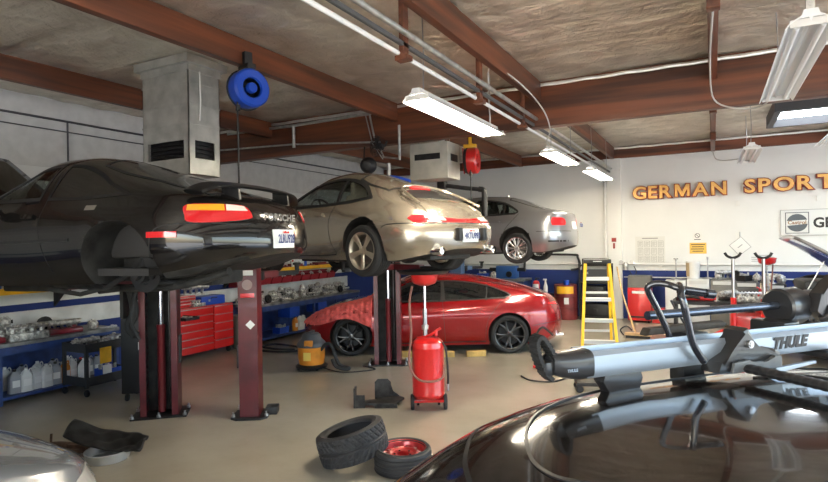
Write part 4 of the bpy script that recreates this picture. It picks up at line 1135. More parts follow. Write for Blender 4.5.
# hose_reel local +y side carries the arm at negative z' -> facing -y
hose_reel('round bright blue hose reel hanging from a purlin beside the sheet metal duct', (-4.52,4.62,3.76), R_(72), blue, black, 1.35, .21)
hose_reel('small red and yellow hose reel hanging right of the beige heater', (-3.62,8.9,3.40), R_(100), red, yellow, .9, .22)
MB().box(-3.66,-3.58,8.86,8.94,3.7,4.33).build('trim_60', BY)['kind'] = 'structure'
# ------------------------------------------------------------ sprinkler/conduit lines on the left wall
m = dark
tag(MB().cyl((-8.93,-4.5,4.02),(-8.93,14.9,4.02),.018,n=8).build('wall_conduit', mat('dark_conduit',(.10,.10,.11),.5,.5)), 'upper dark conduit along the top of the left wall', 'conduit')
tag(MB().cyl((-8.95,-4.5,3.86),(-8.95,14.9,3.86),.010,n=8).build('wall_conduit', MATS['dark_conduit']), 'lower thin dark conduit along the left wall, with a drop', 'conduit')
tag(MB().cyl((-8.93,5.22,1.3),(-8.93,5.22,4.0),.014,n=8).build('wall_conduit', MATS['dark_conduit']), 'vertical dark conduit dropping down the left wall behind the black car', 'conduit')
# ------------------------------------------------------------ lettering and notices on the back wall
gold = mat('gold_letter', (.80,.45,.12), .45, var=.12, vscale=9)
maroon = mat('maroon_letter', (.24,.018,.012), .5)
ink = mat('black_ink', (.02,.02,.022), .5)
paper = mat('paper_white', (.72,.72,.70), .7)
def letters(name, label, s, x0, x1, z, h, z1=None):
    z1 = z if z1 is None else z1
    t = thing(name, label, 'sign', (x0, YB-.02, z))
    objs = []; adv = 0; gap = .085
    for ch in s:
        if ch == 'M':
            hh = h*.965; Mp = [(x*hh*1.12, y*hh) for x, y in ((0,0),(.17,0),(.17,.60),(.43,.0),(.57,0),(.83,.60),(.83,0),(1,0),(1,1),(.77,1),(.5,.38),(.23,1),(0,1))]
            back = MB().prism(inset_poly(Mp, -.022), -.045, .045).build('letter', maroon)
        else: back = text_obj('letter', ch, h*1.38, .09, maroon, None, bold=.008 if ch == 'M' else .028, sx=1.12)
        vs = [v.co for v in back.data.vertices]; a = min(v.x for v in vs); b = max(v.x for v in vs)
        objs.append((ch, back, adv-a)); adv += b-a+.012
    k = (x1-x0)/(adv-.012)
    for ch, back, off in objs:
        back.data.transform(Matrix.Diagonal((k,1,1,1)))
        back.parent = t; back.rotation_euler = (R_(90),0,0); back.location = (off*k, -.06, (z1-z)*(off*k)/(x1-x0))
        if ch == 'M':
            f = MB().prism([(x*k, y) for x, y in Mp], -.01, .01).build('letter_face', gold, back, (0,0,.05)); continue
        f = text_obj('letter_face', ch, h*1.38, .02, gold, back, (0,0,.05), (0,0,0), bold=.002 if ch == 'M' else .010, sx=1.12*k)
    return t
letters('wall_sign', 'gold and maroon raised letters spelling the first word high on the back wall', 'GERMAN', -1.76, .31, 3.00, .30, 3.02)
letters('wall_sign', 'gold and maroon raised letters of the second word, cut by the right edge', 'SPORTS', .63, 2.62, 3.03, .30, 3.06)
# banner with roundel
t = thing('banner_sign', 'long white sign with an oil brand roundel and black capitals', 'sign', (1.34,YB,2.02))
MB().box(0,3.6,-.03,0,0,.58,bev=.004).build('panel', mat('sign_white',(.70,.72,.72),.4), t)
mb = MB()
for b in ((0,3.6,.0,.012),(0,3.6,.568,.58)): mb.box(b[0],b[1],-.036,-.03,b[2],b[3])
mb.box(0,.012,-.036,-.03,.012,.568); mb.build('border', mat('border_grey',(.35,.36,.37),.5), t)
mb = MB()
for b in ((.09,.53,.05,.065),(.09,.53,.505,.52),(.09,.105,.065,.505),(.515,.53,.065,.505)): mb.box(b[0],b[1],-.038,-.03,b[2],b[3])
lg = mat('logo_slate', (.07,.09,.11), .4); mb.build('logo_frame', lg, t)
mb = MB(); mb.cyl((.31,-.031,.285),(.31,-.040,.285),.195,n=48); mb.build('logo_disc', lg, t)
mb = MB(); mb.prism([(.10,.22),(.50,.26),(.50,.35),(.12,.33)],0,.004,Matrix.Translation((0,-.041,0))@Matrix.Rotation(R_(90),4,'X')); mb.build('logo_band', MATS['sign_white'], t)
text_obj('logo_word', 'Castrol', .115, .004, mat('logo_tan',(.30,.17,.10),.5), t, (.135,-.047,.255), (R_(90),0,0), bold=.004)
text_obj('sign_word', 'GERMAN', .30, .006, ink, t, (.60,-.034,.18), (R_(90),0,0), bold=.010, sx=.95)
# chart
t = thing('wall_chart', 'pale chart of small printed panels right of the pillar', 'poster', (-1.72,YB,1.38))
MB().box(0,.68,-.01,0,0,.68).build('sheet', mat('chart_paper',(.66,.66,.63),.7), t)
pm = mat('chart_print', (.22,.22,.21), .7)
for i in range(4):
    for j in range(3):
        mb = MB()
        x=.06+i*.155; z=.05+j*.185
        for (a,b,c,d) in ((0,.12,0,.006),(0,.12,.145,.151),(0,.006,.006,.145),(.114,.12,.006,.145),(.02,.10,.11,.118),(.02,.09,.085,.091),(.02,.10,.06,.066),(.02,.08,.035,.041)): mb.box(x+a,x+b,-.013,-.009,z+c,z+d)
        mb.build('printed_panel', pm, t)
MB().box(.16,.52,-.013,-.009,.625,.645).build('heading', pm, t)
t = thing('warning_sign', 'yellow notice with dark printed lines on the back wall', 'sign', (-.50,YB,1.63))
MB().box(0,.36,-.008,0,0,.26).build('sheet', mat('notice_yellow',(.80,.50,.10),.5), t)
mb = MB()
for k,(a,b) in enumerate(((.03,.33),(.05,.30),(.03,.31),(.06,.29))): mb.box(a,b,-.011,-.007,.205-k*.052,.225-k*.052)
mb.build('printed_lines', ink, t)
t = thing('notice', 'tiny round symbol on white paper above the yellow notice', 'sign', (-.43,YB,1.94))
MB().box(0,.20,-.006,0,0,.20).build('sheet', paper, t)
mb = MB(); mb.tube([(.10+.05*math.cos(a*PI/10),-.008,.12+.05*math.sin(a*PI/10)) for a in range(21)],.006,6); mb.tube([(.065,-.008,.155),(.135,-.008,.085)],.006,6); mb.box(.03,.17,-.010,-.005,.02,.035); mb.build('symbol', ink, t)
t = thing('hazard_placard', 'white diamond placard tilted on the back wall', 'sign', (.55,YB,1.80))
M = Matrix.Rotation(R_(90),4,'X')@Matrix.Rotation(R_(40),4,'Z'); mb = MB(); mb.box(-.16,.16,-.16,.16,0,.02,M,.003); mb.build('board', mat('placard_white',(.74,.74,.73),.3), t)
mb = MB(); 
for b in ((-.16,.16,-.16,-.148),(-.16,.16,.148,.16),(-.16,-.148,-.16,.16),(.148,.16,-.16,.16),(-.06,.06,-.01,.01)): mb.box(b[0],b[1],b[2],b[3],.02,.024,M)
mb.build('outline', mat('border_grey',(.35,.36,.37),.5), t)
MB().cyl((0,-.02,.22),(0,-.02,.33),.012).build('hook', steel, t)
t = thing('safety_notice', 'narrow red and white notice on the wall pillar', 'sign', (-2.29,YB-.09,1.72))
MB().box(0,.15,-.008,0,0,.34).build('sheet', paper, t)
mb = MB(); mb.box(.02,.13,-.011,-.007,.22,.32); mb.box(.05,.10,-.011,-.007,.05,.19); mb.build('red_print', maroon, t)
t = thing('notice', 'faint paper with small lines of print left of the raised hood', 'sign', (.72,YB,1.42))
MB().box(0,.55,-.004,0,0,.2).build('sheet', mat('faded_paper',(.72,.73,.73),.7), t)
mb = MB()
for k,(a,b) in enumerate(((.2,.45),(.05,.5),(.05,.48),(.05,.40))): mb.box(a,b,-.007,-.003,.16-k*.045,.172-k*.045)
mb.build('printed_lines', pm, t)
for (x,z,l) in ((.52,2.80,'small white box on the wall between the two words'),(2.05,2.84,'small white box on the wall under the second word'),(-1.15,1.33,'small white outlet box on the wall conduit below the chart')):
    t = thing('junction_box', l, 'outlet', (x,YB-.0,z)); MB().box(-.04,.04,-.05,0,-.07,.05,bev=.006).build('casing', white, t); MB().box(-.025,.025,-.054,-.048,-.04,.02).build('cover', PIL, t)
tag(MB().cyl((-2.0,YB-.04,1.37),(XR,YB-.04,1.37),.022,n=10).build('wall_conduit', white), 'white conduit running along the back wall above the blue band', 'conduit')
tag(MB().cyl((-2.0,YB-.04,1.05),(XR,YB-.04,1.05),.014,n=10).build('wall_conduit', white), 'thin white conduit across the blue band of the back wall', 'conduit')
tag(MB().cyl((-8.9,YB-.04,1.37),(-2.45,YB-.04,1.37),.022,n=10).build('wall_conduit', white), 'white conduit on the wall left of the pillar', 'conduit')
# bent dark hose bracket above the blue band
tag(MB().tube([(-4.55,YB-.1,1.2),(-4.52,YB-.1,1.55),(-4.40,YB-.1,1.62),(-3.25,YB-.1,1.62),(-3.12,YB-.1,1.55),(-3.08,YB-.1,1.28),(-3.3,YB-.1,1.22)],.03,10,5).build('air_hose', rubber), 'black hose bent along the wall left of the yellow ladder', 'hose')
t = thing('air_regulator', 'metal air regulator with gauges fixed beside the pillar above the broom', 'regulator', (-1.95,YB-.09,1.33))
MB().lathe([(0,-.1),(.05,-.1),(.06,-.05),(.06,.05),(.04,.1),(0,.1)],None,16).build('bowl', castal, t)
mb = MB(); mb.cyl((-.16,0,.05),(.22,0,.05),.022); mb.build('pipe', steel, t)
for x in (-.1,.15): MB().lathe([(0,.0),(.05,.0),(.05,.03),(0,.03)],Matrix.Translation((x,-.02,.10))@Matrix.Rotation(R_(90),4,'X'),16).build('gauge', steel, t)
MB().tube([(.2,-.02,.0),(.26,-.05,-.15),(.18,-.05,-.25),(.1,-.04,-.12)],.012,6,4).build('hose', rubber, t)
t = thing('tap', 'small wall valve with a cross handle above the white cabinets', 'valve', (-.80,YB-.04,1.40))
MB().cyl((0,0,0),(0,-.08,0),.02).build('spout', steel, t); MB().tube([(0,-.06,-.02),(0,-.07,.10)],.012).build('stem', steel, t)
mb = MB(); mb.cyl((-.05,-.07,.11),(.05,-.07,.11),.010); mb.cyl((0,-.12,.11),(0,-.02,.11),.010); mb.build('handle', dark, t)
# ------------------------------------------------------------ roof rack on the foreground car
TR = FC.matrix_world.copy()
def onroof(name, label, cat):
    return thing(name, label, cat, FC.location, FC.rotation_euler.z)
alum = mat('brushed_aluminium', (.30,.34,.39), .42, .7, bump=.03, bscale=200)
blk = mat('satin_black', (.02,.02,.022), .35, coat=.3)
gtube = mat('gloss_black_tube', (.02,.022,.03), .18, .3, .8)
t = onroof('roof_crossbar', 'black ribbed roof bar running from the bicycle tray clamp to the lower right', 'roof bar')
mb = MB()
def bar(u, v):
    y = .58-1.25*u; a = v*2*PI; rr = 1+.06*math.sin(u*260)
    return Vector((2.03+.030*math.cos(a)*rr, y, 1.548+.017*math.sin(a)*rr-.02*(2*u-1)**2*0))
mb.grid(bar, 160, 12); mb.build('bar', blk, t)
for s in (1,-1):
    mb = MB(); mb.box(1.97,2.09,(.50 if s>0 else -.68),(.58 if s>0 else -.60),1.44,1.55,bev=.012); mb.build('bar_foot', blk, t)
t = onroof('bicycle_carrier', 'long silver aluminium bicycle tray with black clamp and arms on the roof bar', 'bicycle carrier')
prof = [(.335,1.560),(.43,1.560),(.435,1.575),(.435,1.64),(.425,1.655),(.415,1.655),(.41,1.628),(.36,1.628),(.355,1.648),(.343,1.650),(.333,1.635),(.33,1.60),(.33,1.575)]
mb = MB(); mb.prism(prof, 1.36, 3.25, Matrix(((0,0,1,0),(1,0,0,0),(0,1,0,0),(0,0,0,1)))); mb.build('tray', alum, t, angle=25)
mb = MB(); 
def cap(u, v):
    a = v*2*PI; k = 1-.35*u**2; return Vector((1.385-.15*u, .383+.058*k*math.copysign(abs(math.cos(a))**.6,math.cos(a)), 1.605-.012*u+.052*k*math.copysign(abs(math.sin(a))**.6,math.sin(a))+.02*u*u))
mb.grid(cap, 8, 24); mb.cyl((1.24,.383,1.612),(1.236,.383,1.612),.03); mb.build('end_cap', blk, t)
text_obj('end_cap_mark', 'THULE', .014, .001, alum, t, (1.27,.322,1.592), (R_(90),0,0), bold=.0004)
# ratchet strap folded at the end
mb = MB(); pts = catmull([(1.27,.385,1.60),(1.245,.385,1.65),(1.215,.385,1.695),(1.195,.385,1.712),(1.18,.385,1.69),(1.19,.385,1.64),(1.215,.385,1.585),(1.24,.385,1.56)], 8)
for i,(p,q) in enumerate(zip(pts, pts[1:])):
    d = (q-p); n = Vector((-d.z,0,d.x)).normalized(); th = .008 if i%2 else .005
    v = [mb.bm.verts.new(p+n*s*th+Vector((0,w,0))) for s,w in ((1,-.026),(1,.026),(-1,.026),(-1,-.026))]
    w2 = [mb.bm.verts.new(q+n*s*th+Vector((0,w,0))) for s,w in ((1,-.026),(1,.026),(-1,.026),(-1,-.026))]
    for k in range(4): mb._f([v[k],v[(k+1)%4],w2[(k+1)%4],w2[k]])
    mb._f(v[::-1]); mb._f(w2)
mb.build('wheel_strap', rubber, t)
mb = MB(); mb.cbox((1.225,.385,1.60),(.04,.06,.05),Matrix.Identity(4),.012); mb.build('strap_buckle', blk, t)
mb = MB(); mb.prism([(1.46,1.562),(1.62,1.562),(1.63,1.53),(1.61,1.475),(1.49,1.47),(1.45,1.53)], -.42, -.36, Matrix.Rotation(R_(90),4,'X'), .008); mb.build('tray_foot', blk, t)
# clamp body with peaked tower
mb = MB(); mb.prism([(1.90,1.535),(1.92,1.575),(1.98,1.60),(2.01,1.63),(2.03,1.685),(2.06,1.695),(2.08,1.65),(2.10,1.61),(2.16,1.595),(2.20,1.605),(2.23,1.59),(2.24,1.545),(2.2,1.53)], -.36, -.27, Matrix.Rotation(R_(90),4,'X'), .014); mb.build('clamp_body', blk, t)
mb = MB(); mb.cyl((2.055,.272,1.635),(2.055,.258,1.635),.015); mb.cyl((2.055,.258,1.635),(2.055,.254,1.635),.009); mb.build('clamp_bolt', steel, t)
mb = MB(); mb.prism([(1.95,1.535),(1.96,1.575),(2.04,1.58),(2.08,1.56),(2.13,1.56),(2.17,1.585),(2.21,1.58),(2.21,1.535)], -.265, -.25, Matrix.Rotation(R_(90),4,'X'), .006); mb.build('clamp_cover', mat('grey_plastic',(.09,.095,.10),.4), t)
mb = MB(); mb.prism([(2.16,1.515),(2.2,1.532),(2.42,1.540),(2.42,1.528),(2.24,1.518),(2.2,1.508)], -.28, -.262, Matrix.Rotation(R_(90),4,'X'), .003); mb.build('clamp_lever', alum, t)
mb = MB(); mb.tube([(1.83,.43,1.62),(1.82,.43,1.672),(1.775,.43,1.756),(1.73,.43,1.83),(1.72,.425,1.858),(1.74,.41,1.870),(1.77,.38,1.868),(1.80,.34,1.852),(1.905,.31,1.836)],.0125,12,5); mb.build('frame_arm', gtube, t)
mb = MB(); mb.tube([(1.83,.38,1.862),(1.79,.33,1.852),(1.765,.31,1.832),(1.768,.30,1.80),(1.78,.30,1.755),(1.81,.30,1.65),(1.86,.30,1.58)],.0135,12,5); mb.build('frame_arm', gtube, t)
mb = MB(); mb.cyl((1.80,.36,1.842),(1.90,.31,1.826),.010); mb.cyl((1.885,.31,1.833),(1.92,.305,1.829),.018); mb.build('arm_link', gtube, t)
text_obj('tray_lettering', 'THULE', .062, .002, mat('lettering_black',(.015,.015,.018),.5), t, (2.26,.3285,1.588), (R_(90),0,0), bold=.0035, sx=1.05, shear=.35)
# second carrier further across the roof
t = onroof('bicycle_carrier', 'second carrier behind the silver tray: dark tube ending in a large black mount', 'bicycle carrier')
mb = MB(); mb.cyl((1.84,.56,1.722),(2.64,.56,1.722),.019,n=20); mb.build('support_tube', mat('blued_steel_tube',(.10,.12,.16),.22,.8), t)
mb = MB(); mb.lathe([(0,0),(.075,0),(.085,.01),(.085,.12),(.075,.14),(.07,.16),(.07,.42),(0,.42)], Matrix.Translation((2.60,.56,1.715))@Matrix.Rotation(R_(90),4,'Y'), 40); mb.build('mount_body', blk, t)
mb = MB(); mb.prism([(2.70,1.70),(2.73,1.78),(2.80,1.82),(2.84,1.86),(3.2,1.87),(3.2,1.66),(2.78,1.645)], -.50, -.44, Matrix.Rotation(R_(90),4,'X'), .01); mb.build('mount_plate', blk, t)
for (x,z) in ((2.86,1.80),(2.90,1.82),(2.96,1.80)):
    MB().cyl((x,.441,z),(x,.435,z),.010,n=12).build('rivet', steel, t)
MB().box(2.80,2.87,.436,.441,1.69,1.712).build('makers_badge', mat('badge_grey',(.16,.16,.16),.35,.5), t)
mb = MB(); mb.tube([(2.74,.46,1.66),(2.76,.43,1.68),(2.78,.44,1.72)],.014,10,3); mb.build('tightening_lever', blk, t)
mb = MB(); mb.prism([(1.80,1.645),(2.22,1.65),(2.25,1.665),(2.22,1.68),(1.82,1.675)], -.57,-.52, Matrix.Rotation(R_(90),4,'X'), .01); mb.build('lower_rail', mat('weathered_black',(.035,.028,.022),.7,bump=.3,bscale=30), t)
MB().box(2.5,2.6,.45,.62,1.55,1.66,bev=.01).build('carrier_foot', blk, t); MB().box(1.98,2.08,.47,.60,1.565,1.65,bev=.01).build('carrier_foot', blk, t)
mb = MB(); mb.box(2.57,2.63,-.6,.62,1.52,1.552,bev=.01); mb.build('rear_crossbar', blk, t)
# ------------------------------------------------------------ lift posts
red_old = mat('post_red', (.125,.012,.018), .4, coat=.2, dark=(.07,.009,.012), vscale=3)
def lift_post(label, loc, rz, H, w=.42, d=.26, m=None, cyl=True, arms=(), carriage=1.5, col_m=None):
    """opening faces local -y"""
    m = m or red_old
    t = thing('lift_post', label, 'car lift', loc, rz)
    mb = MB(); mb.box(-w/2,w/2,d/2-.02,d/2,0.02,H); mb.box(-w/2,-w/2+.03,-d/2,d/2-.02,.02,H); mb.box(w/2-.03,w/2,-d/2,d/2-.02,.02,H)
    mb.box(-w/2,-w/2+.07,-d/2-.008,-d/2+.006,.02,H); mb.box(w/2-.07,w/2,-d/2-.008,-d/2+.006,.02,H)
    mb.build('column', m, t)
    mb = MB(); 
    n = int((H-.3)/.075)
    for i in range(n): mb.box(-w/2+.03,-w/2+.05,-d/2+.02,d/2-.06,.15+i*.075,.185+i*.075)
    mb.box(-w/2+.032,-w/2+.04,-d/2+.02,d/2-.05,.1,H-.1); mb.build('safety_rack', dark, t)
    MB().box(-w/2+.05,w/2-.035,d/2-.05,d/2-.022,.03,H-.02).build('inner_lining', under, t)
    mb = MB(); mb.prism([(-w/2-.10,-d/2-.07),(w/2+.10,-d/2-.07),(w/2+.10,d/2+.02),(w/2+.03,d/2+.08),(-w/2-.03,d/2+.08),(-w/2-.10,d/2+.02)],0,.02); mb.build('base_plate', dark, t)
    for (x,y) in ((-w/2-.08,-d/2-.06),(w/2+.08,-d/2-.06),(-w/2-.08,d/2-.02),(w/2+.08,d/2-.02),(0,-d/2-.06)):
        mb = MB(); mb.cyl((x,y,.018),(x,y,.075),.012,n=8); mb.cyl((x,y,.02),(x,y,.045),.024,n=6); mb.build('anchor_bolt', steel, t)
    if cyl:
        x = .01
        MB().lathe([(0,.04),(.045,.04),(.045,1.02),(.05,1.03),(.05,1.09),(.02,1.10)],Matrix.Translation((x,-.02,0)),20).build('hydraulic_cylinder', mat('cylinder_red',(.15,.015,.02),.3,coat=.5), t)
        MB().cyl((x,-.02,1.05),(x,-.02,min(H-.05,2.3)),.032,n=20).build('piston_rod', chrome, t)
        MB().cyl((x+.09,.02,.1),(x+.09,.02,H-.1),.010,n=8).build('lift_cable', steel, t)
    mb = MB(); mb.box(-w/2+.05,w/2-.05,-d/2-.05,-d/2+.07,carriage,carriage+.32,bev=.01) if not cyl else mb.box(-w/2+.02,-w/2+.10,-d/2-.06,-d/2+.02,carriage,carriage+.3,bev=.01)
    mb.box(-w/2-.02,w/2+.02,-d/2-.13,-d/2-.012,carriage-.02,carriage+.09,bev=.01); mb.build('carriage', dark, t)
    for (ang, L) in arms:
        s = 1 if abs(ang) < 90 else -1; a = R_(ang); x0 = .14*s; y0 = -d/2-.075
        ex, ey = x0+L*math.sin(a), y0-L*math.cos(a); zc = carriage+.035
        M = Matrix.Translation((x0,y0,zc))@Matrix.Rotation(-PI/2+a,4,'Z')
        arm = MB().box(0,L*.6,-.05,.05,-.045,.045,M,.006).build('swing_arm', m, t)
        mb = MB(); mb.box(L*.5,L,-.035,.035,-.03,.03,M,.004); mb.build('arm_extension', dark, arm)
        mb = MB(); mb.cyl((ex,ey,zc),(ex,ey,zc+.12),.03); mb.cyl((ex,ey,zc+.10),(ex,ey,zc+.13),.055); mb.build('lift_pad', rubber, arm)
    return t
P1 = lift_post('dark red lift post with an exposed chrome piston, nearest and leftmost', (-5.95,4.55,0), R_(42), 2.45, .42, .28, arms=((0,.9),(-62,1.0)), carriage=1.62)
mb = MB(); mb.tube([(-.30,-.22,1.62),(-.24,-.2,1.3),(-.30,-.2,1.1),(-.22,-.22,1.0)],.05,8,4); mb.tube([(-.2,-.26,1.55),(-.26,-.28,1.2),(-.18,-.25,.95)],.02,8,4)
mb.build('hose_bundle', rubber, P1)
MB().box(.21,.235,-.06,.04,.62,.95).build('control_box', black, P1)
P2 = lift_post('dark red lift post seen from its closed back, with small white and red stickers', (-4.90,4.98,0), R_(212), 2.30, .22, .26, cyl=False, arms=((40,.8),(-40,.9)), carriage=1.62)
st = MB().box(-.05,.04,.131,.133,.78,.87,Matrix.Rotation(0,4,'Z')).build('load_sticker', paper, P2); 
MB().prism([(0,-.055),(.055,0),(0,.055),(-.055,0)],.130,.133,Matrix.Translation((-.03,0,1.10))@Matrix.Rotation(R_(-90),4,'X')).build('diamond_sticker', paper, P2); bpy.data.objects.remove(st)
MB().box(-.08,.08,.130,.133,1.42,1.47).build('red_sticker', redlens, P2); MB().cyl((0,.130,1.57),(0,.134,1.57),.06,n=24).build('round_sticker', mat('sticker_grey',(.30,.22,.22),.5), P2); MB().box(-.07,.07,.130,.133,1.68,1.74).build('white_sticker', paper, P2)
MB().box(.112,.15,-.05,.06,.58,.85,bev=.006).build('control_box', black, P2)
MB().box(-.16,-.30,-.16,.02,.0,.09,bev=.01).build('floor_pulley', dark, P2)
P3 = lift_post('dark red lift post with exposed chrome piston in front of the red fastback', (-4.83,8.07,0), R_(26), 2.95, .44, .28, arms=((40,1.2),(-40,1.1)), carriage=1.60)
mb = MB(); mb.box(-.26,.30,-.16,.16,2.95,3.06,bev=.02); mb.tube([(-.2,0,3.02),(.1,-.1,3.1),(.4,.05,3.04)],.05,8,4); mb.build('blue_cover', blue, P3)
MB().cyl((.06,0,3.0),(.06,0,3.36),.035).build('top_pipe', steel, P3)
P4 = lift_post('blue lift post of the far lift, showing above the red fastback roof', (-4.86,11.07,0), R_(180), 1.72, .24, .2, m=mat('post_blue',(.05,.10,.20),.4,coat=.3), cyl=False, arms=((35,.7),(-35,.7)), carriage=1.40)
# overhead boom behind the silver-gold coupe
t = thing('overhead_boom', 'black boom with hook arm hanging below the beige heater, above the silver-gold coupe', 'hoist', (-4.25,9.20,3.05))
MB().cyl((0,0,.0),(0,0,1.26),.02,n=10).build('hanger_rod', dark, t)
mb = MB(); mb.tube([(-.05,-.01,.0),(.35,.06,-.07),(.66,.12,-.11)],.038,10); mb.build('boom', dark, t)
mb = MB(); mb.box(-.14,.02,-.07,.06,-.07,.07,None,.02); mb.build('boom_head', black, t)
mb = MB(); mb.tube([(.60,.11,-.10),(.68,.12,-.12),(.70,.12,-.20),(.70,.12,-.58)],.05,12,3); mb.build('hook_arm', black, t)
# ------------------------------------------------------------ things on the floor
# waste oil drainer
def drainer(label, loc, rz, bowl_z=1.50):
    t = thing('oil_drainer', label, 'oil drain tank', loc, rz)
    mb = MB(); mb.lathe([(0,.13),(.10,.13),(.165,.145),(.19,.17),(.195,.19),(.198,.20),(.195,.21),(.195,.75),(.198,.76),(.195,.77),(.185,.82),(.14,.86),(.06,.875),(0,.875)],None,40); mb.build('tank', red, t)
    mb = MB(); mb.box(-.19,.19,-.10,.16,.10,.13,bev=.008); mb.cyl((-.19,.13,.10),(.19,.13,.10),.014); mb.build('chassis', red, t)
    for s in (-1,1):
        M = Matrix.Translation((s*.20,-.03,.095))@Matrix.Rotation(R_(90),4,'Y')
        w = MB().lathe([(.055,-.02),(.085,-.022),(.095,-.012),(.095,.012),(.085,.022),(.055,.02)],M,28).build('wheel', rubber, t)
        mb = MB(); mb.lathe([(0,-.018),(.02,-.022),(.02,.022),(0,.018)],M,16)
        for k in range(5):
            a = k*2*PI/5; mb.cyl(M@Vector((.015*math.cos(a),.015*math.sin(a),0)),M@Vector((.058*math.cos(a),.058*math.sin(a),0)),.011,n=8)
        mb.build('wheel_hub', steel, w)
    for s in (-.13,.13): 
        c = MB().tube([(s,.12,.10),(s,.14,.07),(s,.15,.045)],.014,8).build('caster_fork', steel, t); MB().cyl((s-.014,.155,.038),(s+.014,.155,.038),.038,n=18).build('caster_wheel', rubber, c)
    MB().cyl((-.03,0,.87),(-.03,0,1.22),.026,n=16).build('lower_tube', steel, t); MB().cyl((-.03,0,1.0),(-.03,0,bowl_z),.017,n=16).build('upper_tube', chrome, t)
    mb = MB(); mb.lathe([(.018,-.03),(.04,-.03),(.042,.02),(.025,.03)],Matrix.Translation((-.03,0,1.0)),14); mb.cyl((-.03,0,1.0),(-.03,-.07,1.0),.010); mb.cyl((-.03,-.07,.975),(-.03,-.07,1.03),.007); mb.build('lock_valve', castal, t)
    mb = MB(); mb.lathe([(0,0),(.05,.0),(.13,.03),(.155,.06),(.165,.13),(.175,.135),(.172,.145),(.157,.14),(.147,.07),(.12,.04),(0,.02)],Matrix.Translation((-.03,0,bowl_z)),36); mb.build('bowl', red, t)
    mb = MB(); mb.tube([(-.13,.02,.86),(.02,-.03,.90),(.11,-.04,.96),(.16,-.04,.99)],.016,8,3); mb.cyl((.10,-.04,.90),(.10,-.04,.96),.02); mb.build('push_handle', red, t)
    MB().tube([(-.18,-.05,bowl_z+.0),(-.215,-.12,1.3),(-.20,-.14,.95),(-.23,-.16,.6),(-.14,-.20,.42),(.02,-.22,.385),(.16,-.18,.42),(.19,-.08,.55)],.014,8,6).build('drain_hose', mat('hose_pinkish',(.20,.08,.06),.5), t)
    MB().tube([(.12,-.05,.84),(.20,-.08,.78),(.225,-.08,.6),(.235,-.08,.40),(.23,-.08,.30)],.013,8,5).build('outlet_hose', rubber, t)
    MB().cyl((.23,-.08,.32),(.23,-.08,.24),.016).build('outlet_nozzle', steel, t)
    return t
dr = drainer('red waste oil drainer with raised bowl standing under the silver-gold coupe', (-3.09,6.10,0), R_(28), 1.50)
t = MB().lathe([(0,0),(.27,.0),(.33,.035),(.335,.035),(.275,-.008),(0,-.008)],Matrix.Translation((-3.13,6.09,1.655)),36).build('drip_tray', black); tag(t, 'wide shallow black tray resting on the raised bowl of the near oil drainer', 'tray')
# shop vacuum
t = thing('shop_vacuum', 'orange shop vacuum with dark lid and black hose left of the red fastback wheel', 'vacuum cleaner', (-5.80,7.25,0), R_(20))
mb = MB(); mb.lathe([(0,.07),(.17,.07),(.20,.09),(.215,.20),(.22,.36),(.225,.37),(.21,.375),(0,.375)],None,32); mb.build('tub', orange, t)
mb = MB(); mb.lathe([(0,.37),(.23,.37),(.235,.39),(.225,.43),(.19,.47),(.16,.50),(.15,.55),(.12,.58),(0,.585)],None,32); mb.cbox((0,0,.60),(.06,.22,.03),None,.01); mb.build('motor_lid', mat('vac_grey',(.06,.065,.075),.5), t)
MB().cbox((.02,-.20,.44),(.14,.06,.10),None,.02).build('lid_latch', orange, t)
mb = MB(); mb.lathe([(.12,.03),(.25,.03),(.26,.06),(.22,.09),(.16,.09)],None,28); mb.build('caster_ring', black, t)
for k in range(4):
    a = k*PI/2+.7; MB().lathe([(0,-.03),(.022,-.022),(.032,0),(.022,.022),(0,.03)],Matrix.Translation((.22*math.cos(a),.22*math.sin(a),.032)),12).build('caster', black, t)
MB().box(-.06,.06,-.226,-.219,.17,.30).build('front_label', mat('vac_label',(.75,.55,.12),.5), t)
MB().tube([(.18,-.08,.32),(.28,-.1,.42),(.36,-.10,.40),(.42,-.1,.25),(.50,-.12,.10),(.66,-.14,.05),(.60,-.2,.045),(.46,-.2,.09),(.40,-.18,.20)],.028,10,8).build('suction_hose', rubber, t)
_pc = (MB().tube([(-5.6,7.3,.02),(-5.2,7.2,.012),(-4.95,7.35,.012),(-4.8,7.6,.012),(-5.1,7.7,.012)],.010,6,8).build('power_cord', rubber, None)); tag(_pc, 'black cord lying between the shop vacuum and the lift post', 'cord'); _pc.name='extension_cord'
# black bracket
t = thing('dolly_bracket', 'black steel bracket with two upright plates lying on the floor left of the oil drainer', 'bracket', (-3.68,6.0,0), R_(28))
mb = MB(); M = Matrix.Identity(4)
mb.prism([(-.24,-.12),(.14,-.16),(.26,.12),(.20,.20),(-.06,.20),(-.10,.05),(-.24,.02)],.03,.06,M,.006)
mb.box(-.10,.18,-.14,-.11,.0,.05); mb.box(.0,.22,.15,.18,0,.05); mb.build('base_plate', mat('scuffed_black',(.03,.028,.027),.5,.3,var=.6,vscale=12), t)
mb = MB(); mb.box(-.36,-.335,-.13,.03,0,.24,bev=.004); mb.box(-.335,-.22,-.13,-.115,0,.16); mb.box(-.36,-.22,-.10,.02,.0,.03); mb.build('side_plate', MATS['scuffed_black'], t)
mb = MB(); mb.prism([(-.12,0),(.09,0),(.09,.24),(.05,.28),(-.08,.28),(-.12,.24)],-.2,-.185,Matrix.Rotation(R_(90),4,'X'),.003); mb.prism([(.09,.03),(.24,.03),(.12,.12),(.09,.20)],-.2,-.19,Matrix.Rotation(R_(90),4,'X')); mb.build('upright_plate', MATS['scuffed_black'], t)
